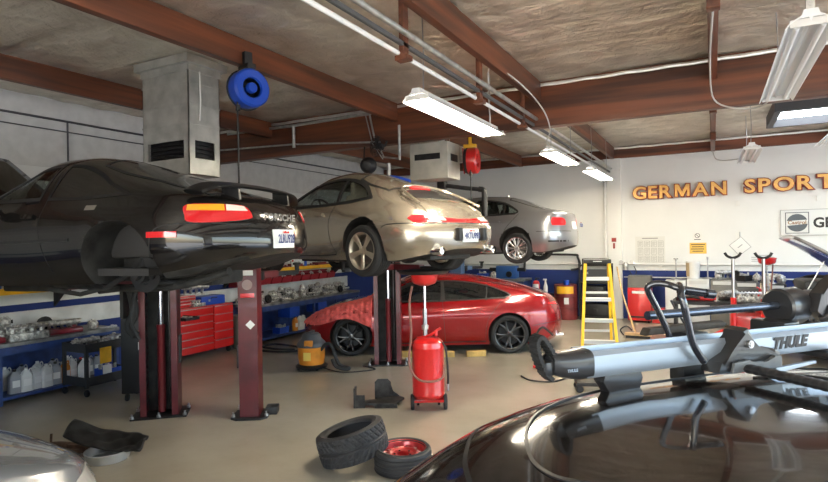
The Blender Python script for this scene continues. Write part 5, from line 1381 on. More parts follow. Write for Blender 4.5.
# tyre with tread
def tyre(name, label, loc, rot, R, W, rr, pattern, cat='tyre', rim=None):
    t = thing(name, label, cat, loc, 0, None, rot) 
    mb = MB(); NA, NW = 288, 26; h = W/2
    def fn(u, v):
        a = u*2*PI; s = (v-.5)*2; z = s*h
        r = R-.010*abs(s)**3
        g = 0
        if pattern == 'v':
            ph = (a*NAv/(2*PI)+abs(s)*1.6) % 1
            if .06 < abs(s) < .97 and ph < .30: g = .009
            if abs(abs(s)-.12) < .045: g = .009
            if abs(abs(s)-.62) < .03: g = .006
        else:
            if any(abs(s-q) < .05 for q in (-.6,-.2,.2,.6)): g = .007
        return Vector(((r-g)*math.cos(a), (r-g)*math.sin(a), z))
    NAv = 34
    mb.grid(fn, NA, NW, wrap=True)
    side = [(R-.010,h),(R-.022,h+.006),(R-.05,h+.012),((R+rr)/2,h+.016),(rr+.03,h+.010),(rr+.012,h+.002),(rr,h-.012),(rr-.003,h-.02),(rr+.01,h-.028),((R+rr)/2,h-.016),(R-.03,h-.025),(R-.025,0)]
    mb.lathe(side, None, 96); mb.lathe([(r,-z) for r,z in side], None, 96)
    mb.build('tread', mat('tyre_rubber',(.022,.022,.024),.6,bump=.05,bscale=200,var=.15), t, angle=25)
    return t
ty = tyre('tyre', 'large bare tyre with deep v-shaped tread leaning on the smaller wheel', (0,0,0), (0,0,0), .325, .245, .215, 'v')
axis_az = AZ
M = Matrix.Translation((-2.98,4.30,.205))@Matrix.Rotation(AZ,4,'Z')@Matrix.Rotation(R_(-15),4,'Y')@Matrix.Rotation(R_(-2),4,'X')
ty.matrix_world = M; ty.location = M.translation; ty.rotation_euler = M.to_euler()
w2 = tyre('spare_wheel', 'small wheel with red rim lying flat, right of the big bare tyre', (-2.50,4.40,.098), (0,0,0), .262, .17, .205, 'r', 'wheel')
mb = MB(); mb.lathe([(.205,.085),(.212,.09),(.214,.08),(.20,.07),(.19,.03),(.175,.02),(.165,.035),(.12,.05),(.10,.035),(.055,.035),(.05,.0),(0,.0)],None,48)
rimred = mat('rim_red', (.42,.03,.03), .35, .3, .5, var=.2, vscale=20); mb.build('rim', rimred, w2)
for k in range(10):
    a = k*PI/5; mb = MB(); mb.lathe([(.022,.0),(.026,.006),(.018,.010),(0,.002)],Matrix.Translation((.143*math.cos(a),.143*math.sin(a),.040))@Matrix.Diagonal((1,1,1,1)),12); mb.build('rim_hole', dred, w2)
for k in range(5):
    a = k*2*PI/5; MB().cyl((.076*math.cos(a),.076*math.sin(a),.034),(.076*math.cos(a),.076*math.sin(a),.042),.010,n=8).build('bolt_hole', dark, w2)
MB().lathe([(.262,-.085),(.262,-.09),(.20,-.095),(.0,-.09)],None,32).build('rim_back', dark, w2)
# pan and panel
t = thing('drain_pan', 'round galvanised pan under the black plastic panel on the floor', 'pan', (-5.18,3.36,0))
mb = MB(); mb.lathe([(0,.004),(.185,.004),(.205,.085),(.210,.09),(.205,.095),(.198,.09),(.178,.012),(0,.012)],None,40); mb.build('pan_body', mat('bright_galv',(.62,.64,.64),.4,.4), t)
mb = MB()
def pn(u, v):
    x = (u-.5)*.86; w = (.13+.10*math.sin(PI*min(1,max(0,u*1.1)))**.8); y = (v-.5)*2*w+.05*math.sin(3*u)
    z = .155+.16*(1-u)**2*max(0,1-u)+.03*math.sin(5*u+3*v)+.09*v*(1-u)+.02*math.sin(17*u)*math.sin(9*v)+.015*u
    return Vector((x,y,z))
mb.grid(pn, 34, 14); o = mb.build('splash_panel', mat('dusty_black_plastic',(.014,.013,.012),.6,var=.5,vscale=10,bump=.2,bscale=30), recalc=False)
o.modifiers.new('s','SOLIDIFY').thickness=.02; o.scale=(.82,.82,.9); o.location = (-5.22,3.38,-.015); o.rotation_euler = (R_(4),0,R_(30)); tag(o, 'curved black plastic panel resting on the galvanised pan', 'car part')
mb = MB(); mb.tube([(-.32,0,.05),(-.1,.03,.06),(.15,0,.05),(.3,-.02,.06)],.035,8,4); mb.tube([(-.2,.02,.05),(-.2,.03,.17)],.012); mb.tube([(.1,.02,.05),(.12,.04,.19)],.012); mb.box(-.25,.2,-.08,.0,.02,.05); mb.box(.0,.2,-.03,.06,.05,.08)
o = mb.build('subframe', mat('rusty_steel',(.10,.06,.04),.7,.4,var=.5,vscale=12)); o.location = (-5.72,3.30,0); o.rotation_euler=(0,0,R_(25)); tag(o, 'rusty brown suspension bar on the floor left of the black panel', 'car part')
# stepladder
t = thing('stepladder', 'yellow stepladder with black top standing before the back wall', 'ladder', (-1.49,8.42,0), R_(14))
yl = mat('ladder_yellow', (.85,.50,.02), .45)
for s in (-1,1):
    def rail(a, b, w=.04, dd=.055, nm='front_rail', mm=yl):
        a = Vector(a); b = Vector(b); mb = MB(); d = b-a
        vs = [[mb.bm.verts.new(p+Vector((x*w/2,y*dd/2,0))) for x,y in ((-1,-1),(1,-1),(1,1),(-1,1))] for p in (a,b)]
        for k in range(4): mb._f([vs[0][k],vs[0][(k+1)%4],vs[1][(k+1)%4],vs[1][k]])
        mb._f(vs[0][::-1]); mb._f(vs[1]); return mb.build(nm, mm, t)
    r = rail((s*.265,-.32,0),(s*.165,.0,1.70)); rail((s*.235,.48,0),(s*.155,.04,1.66),.035,.04,'rear_rail')
    MB().cbox((s*.265,-.32,.02),(.05,.075,.05),None,.006).build('rubber_foot', black, r)
for i in range(5):
    z = .29+i*.295; f = z/1.70; hw = .265-.10*f; y = -.32+.32*f
    mb = MB(); mb.box(-hw,hw,y-.02,y+.065,z-.012,z+.012); mb.box(-hw,hw,y-.02,y-.012,z-.035,z); mb.build('step', alu, t)
    if i in (1,3,4): 
        f2 = z/1.66; y2=.48-.44*f2; hw2=.235-.08*f2; mb = MB(); mb.box(-hw2,hw2,y2-.012,y2+.012,z+.05,z+.08); mb.build('rear_brace', alu, t)
mb = MB(); mb.box(-.19,.19,-.07,.12,1.68,1.74,bev=.012); mb.build('top_cap', black, t)
MB().box(-.06,.06,-.0725,-.069,1.705,1.715).build('cap_marking', paper, t)
mb = MB(); mb.box(-.13,.13,-.06,-.045,1.50,1.60); mb.build('warning_label', black, t)
# broom
t = thing('broom', 'push broom with long wooden handle leaning by the red charger cabinet', 'broom', (0,0,0))
MB().tube([(-1.42,12.16,.10),(-1.78,13.1,.78),(-2.05,14.2,1.34)],.018,10,3).build('handle', wood, t)
mb = MB(); mb.box(-1.62,-1.12,12.08,12.18,.055,.11,bev=.008); mb.build('head', wood, t); MB().box(-1.60,-1.14,12.09,12.17,.0,.055).build('bristles', black, t)
MB().tube([(-1.64,12.1,.05),(-1.70,12.1,.16),(-1.58,12.1,.24),(-1.48,12.1,.16)],.015,8,5).build('wire_loop', dark, t)
# timber under the fastback
for (loc, L, rz, lab) in (((-4.55,8.80,.05),1.10,R_(24),'long yellow timber lying in front of the red fastback'),((-3.72,9.22,.05),.34,R_(34),'short yellow timber end right of the long one')):
    o = MB().box(-L/2,L/2,-.05,.05,-.05,.05,bev=.004).build('timber_block', mat('yellow_timber',(.50,.33,.10),.6,var=.3,vscale=5), loc=loc, rot=(0,0,rz)); tag(o, lab, 'timber')
# stand and cords behind the front car
t = thing('creeper', 'low red mechanic seat frame with black wheel behind the silver tray end', 'creeper', (-2.30,8.75,0), R_(10))
mb = MB(); mb.tube([(-.22,-.12,.05),(-.2,.2,.05),(.22,.2,.05),(.24,-.12,.05),(-.22,-.12,.05)],.022,8,2); mb.build('frame', red, t)
MB().tube([(-.2,.18,.06),(-.24,.19,.4),(-.12,.2,.62),(.05,.2,.5)],.018,8,5).build('upright_hose', rubber, t)
mb = MB(); mb.lathe([(0,-.02),(.05,-.02),(.055,0),(.05,.02),(0,.02)],Matrix.Translation((.1,-.14,.055))@Matrix.Rotation(R_(90),4,'X'),18); mb.build('wheel', rubber, t)
tag(MB().tube([(-2.55,8.1,.012),(-2.35,7.9,.012),(-2.05,7.95,.012),(-1.9,8.3,.012)],.012,6,6).build('air_hose', rubber), 'thin dark line on the floor in front of the red creeper', 'hose')
t = thing('wheel_dolly', 'low black dolly with caster wheels on the floor under the yellow ladder', 'dolly', (-1.40,7.75,0), R_(20))
mb = MB(); mb.box(-.28,.28,-.14,.14,.09,.14,bev=.01); mb.build('deck', black, t)
for (x,y) in ((-.24,-.12),(.24,-.12),(-.24,.12),(.24,.12)): MB().lathe([(0,-.018),(.045,-.018),(.05,0),(.045,.018),(0,.018)],Matrix.Translation((x,y,.05))@Matrix.Rotation(R_(90),4,'X'),18).build('caster', rubber, t)
# jack posts
for (X,Y,lab) in ((.29,10.9,'tall grey jack post with forked top and red base, left of the two'),(.72,10.75,'tall grey jack post with forked top and red base, right one, by the raised hood')):
    t = thing('jack_post', lab, 'jack stand', (X,Y,0), 0, None)
    mb = MB(); mb.lathe([(0,0),(.20,0),(.20,.015),(.05,.05),(.045,.06),(.045,.95),(.05,.96),(.05,1.0),(.03,1.0)],None,20); mb.build('base_tube', red, t)
    MB().cyl((0,0,.9),(0,0,1.66),.026,n=14).build('ram', steel, t)
    mb = MB(); mb.tube([(-.12,0,1.76),(-.08,0,1.70),(0,0,1.67),(.08,0,1.70),(.12,0,1.76)],.022,8,3); mb.build('saddle', dark, t)
    mb = MB(); mb.cyl((0,0,.97),(.12,-.05,.99),.010); mb.build('locking_lever', steel, t)
drainer('second red oil drainer with raised bowl against the back wall near the open hood', (.93,13.35,0), R_(208), 1.44)
# hoses and cords on the floor by the long bench
tag(MB().tube([(-7.9,8.2,.02),(-7.6,8.0,.02),(-7.1,8.1,.02),(-6.9,8.4,.02),(-7.3,8.6,.02),(-7.7,8.5,.05),(-7.85,8.3,.03),(-7.4,8.15,.04),(-7.0,8.25,.04)],.02,8,8).build('air_hose', rubber), 'coiled black hose on the floor in front of the far workbench', 'hose')
# ------------------------------------------------------------ left-hand benches, shelf, chests
bluebench = mat('bench_blue', (.02,.045,.16), .5, var=.3)
topm = mat('bench_top', (.20,.20,.20), .45, .5, var=.4, vscale=7)
def bench(label, Y0, Y1, X0=-8.92, X1=-8.14, H=.80):
    t = thing('workbench', label, 'workbench', ((X0+X1)/2, (Y0+Y1)/2, 0)); L = Y1-Y0; W = X1-X0
    MB().box(-W/2,W/2,-L/2,L/2,H-.05,H,bev=.006).build('worktop', topm, t)
    mb = MB(); mb.box(W/2-.04,W/2-.01,-L/2+.05,L/2-.05,H-.15,H-.05); mb.box(-W/2,-W/2+.03,-L/2+.02,L/2-.02,.1,H-.05); mb.build('apron', bluebench, t)
    MB().box(-W/2+.02,W/2-.02,-L/2+.03,L/2-.03,.06,.10).build('lower_shelf', bluebench, t)
    n = max(2, int(L/1.3)+1)
    for i in range(n):
        y = -L/2+.04+(L-.08)*i/(n-1)
        for x in (-W/2+.03, W/2-.03): MB().box(x-.025,x+.025,y-.025,y+.025,0,H-.05).build('leg', bluebench, t)
    return t
bench('blue steel workbench at the left edge with bottles on its lower shelf', 2.2, 5.5)
bench('far blue steel workbench along the left wall, right of the red tool chests', 8.45, 12.2)
tag(MB().box(-8.98,-8.945,-2.5,12.8,.84,1.12).build('tool_board', mat('board_white',(.62,.63,.64),.6,var=.15,vscale=3)), 'long pale backboard on the left wall above the workbenches', 'board')
# high shelf with yellow beam
t = thing('wall_shelf', 'long shelf with a yellow front beam on the left wall over the workbenches', 'shelf', (-8.75, 5.0, 1.44))
mb = MB(); mb.box(.12,.15,-4.5,-.18,-.04,.05,bev=.004); mb.build('yellow_beam', yellow, t)
mb = MB(); mb.box(.12,.15,-.18,1.0,-.04,.05,bev=.004); mb.build('dark_red_beam', dred, t)
mb = MB(); mb.box(.12,.15,2.9,7.2,-.02,.06,bev=.004); mb.build('yellow_beam', yellow, t)
MB().box(-.22,.12,-4.5,7.2,-.03,-.005).build('shelf_board', topm, t)
for y in (-4,-2,0,2.2,3.4,7.1): MB().prism([(-.22,-.03),(.10,-.03),(-.22,-.30)],y-.015,y+.015,Matrix(((1,0,0,0),(0,0,1,0),(0,1,0,0),(0,0,0,1)))).build('bracket', dark, t)
# ---- parts lying about: one of each kind, then copies
def cyl_head(name='cylinder_head'):
    t = thing(name, '', 'engine part'); mb = MB(); mb.box(-.24,.24,-.09,.09,0,.10,bev=.012)
    for i in range(4):
        x = -.18+i*.12; mb.cyl((x,0,.10),(x,0,.15),.032); mb.cyl((x,-.09,.05),(x,-.12,.05),.028)
    for i in range(5): mb.cyl((-.22+i*.11,.05,.1),(-.22+i*.11,.05,.17),.012,n=8)
    mb.build('casting', castal, t)
    mb = MB(); mb.tube([(-.24,.0,.16),(.24,0,.16)],.018,10)
    for i in range(8): mb.lathe([(0,-.012),(.032,-.012),(.032,.012),(0,.012)],Matrix.Translation((-.21+i*.06,.004,.165))@Matrix.Rotation(R_(90),4,'Y'),12)
    mb.build('camshaft', steel, t); return t
def manifold():
    t = thing('intake_manifold', '', 'engine part'); mb = MB(); mb.cyl((-.22,0,.17),(.22,0,.17),.05)
    for i in range(4): mb.tube([(-.17+i*.115,0,.17),(-.17+i*.115,.1,.15),(-.17+i*.115,.13,.03)],.026,10,4)
    mb.box(-.22,.22,.10,.16,0,.03,bev=.004); mb.cyl((-.22,0,.17),(-.30,0,.17),.035); mb.build('casting', castal, t); return t
def valve_cover():
    t = thing('valve_cover', '', 'engine part'); mb = MB(); mb.box(-.22,.22,-.08,.08,0,.08,bev=.03)
    for i in range(5): mb.box(-.18+i*.08,-.15+i*.08,-.06,.06,.08,.088)
    mb.cyl((.12,0,.08),(.12,0,.11),.025); mb.build('cover', dred, t); return t
def pulley():
    t = thing('pulley', '', 'engine part'); MB().lathe([(0,0),(.03,0),(.03,.01),(.09,.01),(.10,.0),(.10,.012),(.085,.02),(.085,.03),(.10,.038),(.10,.05),(.03,.045),(.03,.06),(0,.06)],Matrix.Translation((0,0,.10))@Matrix.Rotation(R_(80),4,'X'),28).build('wheel', dark, t); return t
def alternator():
    t = thing('alternator', '', 'engine part'); mb = MB(); mb.lathe([(0,-.08),(.05,-.08),(.075,-.06),(.08,-.03),(.08,.04),(.06,.07),(0,.07)],Matrix.Translation((0,0,.085))@Matrix.Rotation(R_(90),4,'Y'),24)
    for i in range(10):
        a=i*PI/5; mb.box(-.07,.05,-.006,.006,.070,.086,Matrix.Translation((0,0,.085))@Matrix.Rotation(a,4,'X'))
    mb.box(-.03,.03,-.02,.02,.15,.19,bev=.005); mb.build('housing', castal, t)
    MB().lathe([(0,.07),(.035,.07),(.03,.085),(.035,.10),(0,.10)],Matrix.Translation((0,0,.085))@Matrix.Rotation(R_(90),4,'Y'),18).build('pulley', dark, t); return t
def partbox(m, nm='parts_box'):
    t = thing(nm, '', 'box'); mb = MB(); mb.box(-.15,.15,-.10,.10,0,.01); mb.box(-.15,-.142,-.1,.1,.01,.13); mb.box(.142,.15,-.1,.1,.01,.13); mb.box(-.142,.142,-.1,-.092,.01,.13); mb.box(-.142,.142,.092,.1,.01,.13); mb.build('tub', m, t)
    mb = MB(); random.seed(3)
    for i in range(9):
        x,y=random.uniform(-.1,.1),random.uniform(-.06,.06); mb.cyl((x,y,.012),(x+random.uniform(-.03,.03),y+random.uniform(-.03,.03),random.uniform(.1,.19)),random.uniform(.012,.03),n=10)
    c = mb.build('contents', castal, t); c['kind']='stuff'; return t
def spray(m, capm, nm='spray_can'):
    t = thing(nm, '', 'can'); MB().lathe([(0,0),(.032,0),(.033,.004),(.033,.165),(.028,.18),(0,.182)],None,20).build('can', m, t); MB().lathe([(0,.18),(.022,.18),(.022,.215),(.018,.225),(0,.226)],None,16).build('cap', capm, t); return t
def jug(m, capm, nm='jug', k=1.):
    t = thing(nm, '', 'bottle'); mb = MB()
    def body(u, v):
        a = v*2*PI; sx, sy = .075*k, .055*k; z = .29*u
        s = 1 if u < .72 else max(.28, 1-((u-.72)/.28)**1.6*.75)
        q = .45
        return Vector((sx*s*math.copysign(abs(math.cos(a))**q,math.cos(a)), sy*s*math.copysign(abs(math.sin(a))**q,math.sin(a)), z))
    mb.grid(body, 16, 24); mb._f([v for v in mb.bm.verts if abs(v.co.z) < 1e-6][:24] if False else [mb.bm.verts.new((x,y,0)) for x,y in ((-.05*k,-.04*k),(.05*k,-.04*k),(.05*k,.04*k),(-.05*k,.04*k))])
    mb.build('container', m, t); MB().cyl((0,0,.285),(0,0,.315),.022*k).build('cap', capm, t)
    MB().tube([(.02*k,0,.25),(.055*k,0,.30),(.075*k,0,.26),(.07*k,0,.20)],.008,8,4).build('handle', m, t)
    MB().box(-.045*k,.045*k,-.0565*k,-.0545*k,.08,.17).build('label', paper, t); return t
def wrench_set():
    t = thing('hand_tool', '', 'tool'); mb = MB(); mb.box(-.11,.11,-.010,.010,0,.010,bev=.003); mb.lathe([(.012,0),(.022,0),(.022,.012),(.012,.012),(.012,0)],Matrix.Translation((.12,0,0)),14); mb.lathe([(.010,0),(.02,0),(.02,.012),(.010,.012),(.010,0)],Matrix.Translation((-.12,0,0)),14); mb.build('wrench', steel, t); return t
PH = cyl_head(); PM = manifold(); PV = valve_cover(); PP = pulley(); PA = alternator()
PB = partbox(blue); PB2 = partbox(dred); PB3 = partbox(black)
PS1 = spray(white, red); PS2 = spray(red, white); PS3 = spray(mat('can_blue',(.03,.10,.45),.3,.4), white); PS4 = spray(yellow, black)
PJ = jug(mat('jug_white',(.62,.62,.60),.45), white); PJ2 = jug(orange, black, 'jug', .85); PJ3 = jug(mat('jug_grey',(.30,.31,.33),.45), black); PJ4 = jug(mat('jug_black',(.03,.03,.03),.4), red,'jug',.9)
PW = wrench_set()
used = set()
def put(p, loc, rz, label, group, name=None, sc_=1.):
    if p.name not in used:
        used.add(p.name); o = p; o.location = loc; o.rotation_euler = (0,0,rz)
    else: o = copy_tree(p, None, loc, rz)
    o['label'] = label; o['group'] = group; o.scale = (sc_,)*3; return o
H = .80
g1, l1 = 'engine parts on the left-edge workbench', 'grey metal engine part among the clutter on the left-edge workbench'
random.seed(11)
put(PV, (-8.32,4.78,H), R_(80), 'dark red valve cover on the left-edge workbench, right of the grey castings', g1)
put(PV, (-8.30,3.75,H), R_(95), 'red valve cover at the extreme left end of the left-edge workbench', g1)
put(PH, (-8.28,4.25,H), R_(86), 'bright cast cylinder head at the front of the left-edge workbench', g1)
for (x,y,p,z) in ((-8.56,4.12,PH,H),(-8.60,4.60,PM,H),(-8.5,3.72,PA,H),(-8.76,3.85,PM,H),(-8.70,5.1,PA,H),(-8.33,5.2,PA,H),(-8.56,4.12,PA,H+.17),(-8.50,4.92,PM,H),(-8.78,4.25,PH,H)):
    put(p, (x,y,z), R_(80+random.uniform(-15,15)), l1, g1+' (grey)', None, .8)
put(PP, (-8.80,4.75,H+.02), R_(80), 'thin dark pulley wheel leaning at the back of the left-edge workbench', g1)
g2 = 'bottles on the lower shelf of the left-edge workbench'
for i,y in enumerate((3.62,3.76,4.10,4.23,4.36,4.49,4.63,4.75,4.87,4.98,5.1,5.22)):
    p = (PJ,PJ,PJ3,PJ,PJ,PJ,PJ3,PJ2,PJ,PJ4,PJ3,PJ3)[i]
    lb = {PJ.name:'white plastic bottle in the row on the lower shelf of the left-edge workbench', PJ3.name:'grey bottle in the row on the lower shelf of the left-edge workbench', PJ2.name:'orange bottle in the row on the lower shelf of the left-edge workbench', PJ4.name:'black bottle with red cap on the lower shelf of the left-edge workbench'}[p.name]
    put(p, (-8.32+.03*(i%2),y,.10), R_(90+random.uniform(-12,12)), lb, g2+(' white' if p is PJ else ' grey' if p is PJ3 else ''))
for i in range(7): put(PJ3 if i%2 else PJ, (-8.60,3.7+i*.21,.10), R_(90), 'bottle in the back row on the lower shelf of the left-edge workbench', 'back row bottles')
for i in range(9):
    p = (PS1,PS2,PS3,PS1,PS4,PS1)[i%6]; put(p, (-8.74,3.9+i*.115,1.435), 0, 'spray can in the row on the wall shelf above the left-edge workbench', 'spray cans on the wall shelf left')
for i,(y,p) in enumerate(((5.15,PB2),(5.5,PB2),(5.85,PA),(6.1,PB3))): put(p, (-8.76,y,1.435), R_(90), 'dark red and grey parts at the end of the wall shelf behind the cart', 'parts at the shelf end')
# far bench
g3 = 'grey engine parts crowded on the far workbench'
for k in range(36):
    y = 8.62+(k%12)*.285; x = -8.26-(k//12)*.22; p = (PH,PM,PA,PM,PH,PP,PH,PA,PM)[(k*5)%9]
    put(p, (x,y,H+(.0 if p is not PP else .0)), R_(90+random.uniform(-12,12)), 'grey cast engine part among the crowd on the far workbench', g3, None, (.50,.50,.54)[k//12] if p is not PA and p is not PP else .85)
for k,(y,x) in enumerate(((8.9,-8.45),(9.6,-8.5),(10.2,-8.4),(10.9,-8.5))): put(PA, (x,y,H+.17), R_(70*k), 'small grey part piled on top of other parts on the far workbench', 'piled parts far workbench', None, .7)
for k in range(14):
    put((PH,PM,PH,PA)[k%4], (-8.36-(k%2)*.24, 8.75+k*.24, H+.105), R_(90+random.uniform(-20,20)), 'bright cast engine part stacked in the upper layer on the far workbench', 'upper layer far workbench', None, .6)
g4 = 'dark red boxes and covers along the shelf over the far workbench'
for k in range(9): put((PV,PB2)[k%2], (-8.76,8.1+k*.46,1.435), R_(90+random.uniform(-8,8)), 'dark red box or cover on the wall shelf above the far workbench', g4)
for k in range(6): put((PS2,PS1,PS3)[k%3], (-8.64,8.33+k*.46,1.435), 0, 'spray can on the wall shelf above the far workbench', 'spray cans far shelf')
for k,(y,p,l) in enumerate(((9.4,PB,'blue parts tub under the far workbench, left one'),(10.4,PB3,'black parts tub under the far workbench'),(10.9,PB,'blue parts tub under the far workbench, right one'),(10.1,PB2,'dark red parts tub under the far workbench'))): put(p, (-8.35,y,.10), R_(90), l, 'tubs under the far workbench')
for k,y in enumerate((9.75,9.9,10.02)): put((PJ2,PJ,PJ)[k], (-8.25,y,.10), R_(90), ('orange' if k==0 else 'white')+' bottle on the lower shelf of the far workbench', 'bottles under the far workbench'+('' if k else ' orange'))
# ---- blue barrel-like bins hung over/under far bench
for y,l in ((9.75,'blue plastic bin hanging under the far workbench top, left one'),(10.75,'blue plastic bin hanging under the far workbench top, right one')):
    tag(MB().box(-8.60,-8.24,y-.17,y+.17,.40,.745,bev=.03).build('storage_bin', blue), l, 'bin')
# dark red bins under the shelf
bn = thing('parts_bin', 'dark red bin hanging on the left wall above the far workbench', 'bin', (-8.80,8.62,1.15), 0, 'dark red bins above the far workbench')
mb = MB(); mb.prism([(-.12,0),(.12,0),(.17,.14),(.15,.14),(.11,.02),(-.10,.02),(-.10,.22),(-.12,.22)],-.15,.15,Matrix(((1,0,0,0),(0,0,1,0),(0,1,0,0),(0,0,0,1)))); mb.box(-.10,.11,-.15,-.138,.02,.17); mb.box(-.10,.11,.138,.15,.02,.17)
mb.build('bin_shell', mat('bin_red',(.30,.02,.03),.4,coat=.3), bn); MB().tube([(-.05,-.06,.05),(0,.05,.18),(.05,.06,.08)],.03,8,3).build('contents', castal, bn)
for k in range(1,10): copy_tree(bn, None, (-8.80,8.62+k*.34,1.15), 0)
# ---- red roll cabinets
def drawers(parent, x, y0, y1, zs, m, hm):
    for a, b in zip(zs, zs[1:]):
        d = MB().box(x-.02,x+.012,y0+.01,y1-.01,a+.006,b-.006,bev=.004).build('drawer', m, parent)
        MB().box(x+.010,x+.028,y0+.03,y1-.03,b-.024,b-.012,bev=.002).build('handle', hm, d)
def chest(label, loc, W, D, H, z0, rows, split=None, m=None, name='tool_chest'):
    m = m or red; t = thing(name, label, 'tool chest', loc)
    MB().box(-D/2,D/2-.02,-W/2,W/2,z0,H,bev=.008).build('cabinet', m, t)
    hh = H-z0-.03
    n = rows
    if split:
        zs = [z0+.02+hh*i/n for i in range(n+1)]
        drawers(t, D/2, -W/2+.01, -W/2+W*split, zs, m, steel); 
        zs2 = [z0+.02+hh*i/(n-1) for i in range(n)]; drawers(t, D/2, -W/2+W*split, W/2-.01, zs2, m, steel)
    else: drawers(t, D/2, -W/2+.01, W/2-.01, [z0+.02+hh*i/n for i in range(n+1)], m, steel)
    if z0 > .05:
        for x in (-D/2+.06,D/2-.08):
            for y in (-W/2+.07,W/2-.07):
                MB().cyl((x,y-.015,.05),(x,y+.015,.05),.05,n=18).build('caster', rubber, t)
    return t
chest('wide bright red rolling tool cabinet between the lift posts', (-8.42,7.22,0), 1.30, .50, .93, .11, 6, .62)
chest('small red drawer chest on the left end of the wide red tool cabinet', (-8.45,6.85,.935), .46, .36, .20, .0, 3)
c = thing('tool_case', 'blue tool case on the right end of the wide red tool cabinet', 'case', (-8.40,7.45,.935)); MB().box(-.16,.16,-.28,.28,0,.16,bev=.015).build('shell', blue, c); MB().tube([(.16,-.06,.12),(.20,-.05,.13),(.20,.05,.13),(.16,.06,.12)],.008,8,2).build('handle', black, c); MB().box(.158,.166,-.12,-.08,.06,.10).build('latch', steel, c)
put(PM, (-8.5,7.3,1.10), R_(80), 'grey manifold lying across the blue tool case', 'parts on the blue case'); put(PH, (-8.26,7.10,.935), R_(95), 'grey cylinder head left of the blue tool case', 'parts on the blue case', None, .6)
t = thing('side_tray', 'small black tray arm on the left of the red tool cabinet holding tools', 'tray', (-7.94,6.55,.78)); mb = MB(); mb.box(-.2,.2,-.14,.14,0,.012); mb.box(-.2,.2,-.14,-.13,.012,.05); mb.box(-.2,.2,.13,.14,.012,.05); mb.box(.19,.2,-.13,.13,.012,.05); mb.build('tray', dark, t); MB().tube([(-.2,.1,.0),(-.3,.2,-.2)],.015).build('arm', dark, t); MB().cyl((-.05,0,.03),(.12,.05,.03),.03).build('contents', castal, t)
tag(MB().lathe([(0,0),(.16,0),(.165,.02),(.19,.60),(.195,.62),(.19,.64),(0,.62)],None,28).build('waste_bin', mat('bin_grey',(.13,.135,.11),.5), loc=(-8.30,8.18,0)), 'grey-green waste bin between the red tool cabinet and far workbench', 'bin')
# ---- black utility cart
t = thing('utility_cart', 'black two-shelf cart with yellow labels in front of the left workbench', 'cart', (-7.80,4.98,0), R_(2))
cb_ = mat('cart_black', (.025,.027,.03), .55)
mb = MB(); mb.box(-.26,.26,-.40,.40,.60,.63); mb.box(-.26,.26,-.40,-.38,.63,.72); mb.box(-.26,.26,.38,.40,.63,.72); mb.box(.24,.26,-.38,.38,.60,.72); mb.box(-.26,-.24,-.38,.38,.63,.72); mb.build('top_shelf', cb_, t)
mb = MB(); mb.box(-.26,.26,-.40,.40,.14,.17); mb.box(.24,.26,-.38,.38,.14,.26); mb.box(-.26,.24,-.40,-.38,.17,.26); mb.box(-.26,.24,.38,.40,.17,.26); mb.build('bottom_shelf', cb_, t)
for x in (-.24,.24):
    for y in (-.38,.38):
        MB().box(x-.02,x+.02,y-.02,y+.02,.12,.62).build('leg', cb_, t); MB().lathe([(0,-.015),(.045,-.015),(.05,0),(.045,.015),(0,.015)],Matrix.Translation((x,y,.05))@Matrix.Rotation(R_(90),4,'X'),18).build('caster', rubber, t)
MB().box(.262,.268,-.20,-.03,.42,.64).build('yellow_label', yellow, t); MB().box(.262,.268,.14,.30,.44,.66).build('yellow_label', yellow, t); MB().box(.262,.268,-.16,-.03,.27,.39).build('white_label', paper, t)
for k,(x,y,p) in enumerate(((.08,-.24,PM),(.08,.16,PH),(-.12,-.05,PA),(-.12,.28,PA),(-.14,-.27,PA),(.10,-.02,PA))): put(p, (-7.80+x,4.98+y,.63), R_(88+4*k), 'grey metal part heaped on top of the black cart', 'parts on the cart', None, .7)
put(PB, (-7.74,5.05,.172), R_(90), 'blue tub on the bottom shelf of the black cart', 'tubs on the cart'); put(PJ, (-7.82,4.74,.172), R_(60), 'white bottle on the bottom shelf of the black cart', 'bottle on the cart')
# ---- black service machine
t = thing('service_machine', 'tall black service machine with hoses left of the nearest lift post', 'machine', (-6.82,4.98,0), R_(36))
MB().box(-.24,.24,-.22,.22,.10,1.10,bev=.02).build('cabinet', black, t)
mb = MB(); mb.box(-.24,-.20,-.22,.22,1.10,1.52); mb.box(.20,.24,-.22,.22,1.10,1.52); mb.box(-.24,.24,.16,.20,1.30,1.52); mb.build('upper_frame', black, t)
MB().box(-.08,.04,-.228,-.218,.86,.93).build('yellow_label', yellow, t); MB().box(-.02,.10,-.228,-.218,.68,.78).build('white_label', paper, t)
for x in (.08,.14): MB().tube([(x,-.22,1.05),(x+.02,-.30,.9),(x+.03,-.3,.6),(x,-.26,.45),(x-.03,-.24,.7)],.012,8,5).build('red_hose', red, t)
for z in (1.16,1.30): MB().lathe([(0,0),(.05,0),(.05,.03),(0,.03)],Matrix.Translation((.0,-.10,z))@Matrix.Rotation(R_(90),4,'X'),18).build('gauge', steel, t)
for (x,y) in ((-.18,-.18),(.18,-.18),(-.18,.18),(.18,.18)): MB().lathe([(0,-.018),(.045,-.018),(.05,0),(.045,.018),(0,.018)],Matrix.Translation((x,y,.05))@Matrix.Rotation(R_(90),4,'Y'),16).build('caster', rubber, t)
MB().tube([(-.2,-.1,1.5),(-.05,-.15,1.40),(.12,-.18,1.5),(.2,-.12,1.3),(.05,-.2,1.2),(-.1,-.16,1.32)],.018,8,6).build('black_hose', rubber, t)
for k in range(5): put(PW, (-8.30+.05*(k%2),5.35-.0*k+.03*k,H+.002), R_(60+20*k), 'small steel wrench lying at the right end of the left-edge workbench', 'wrenches')
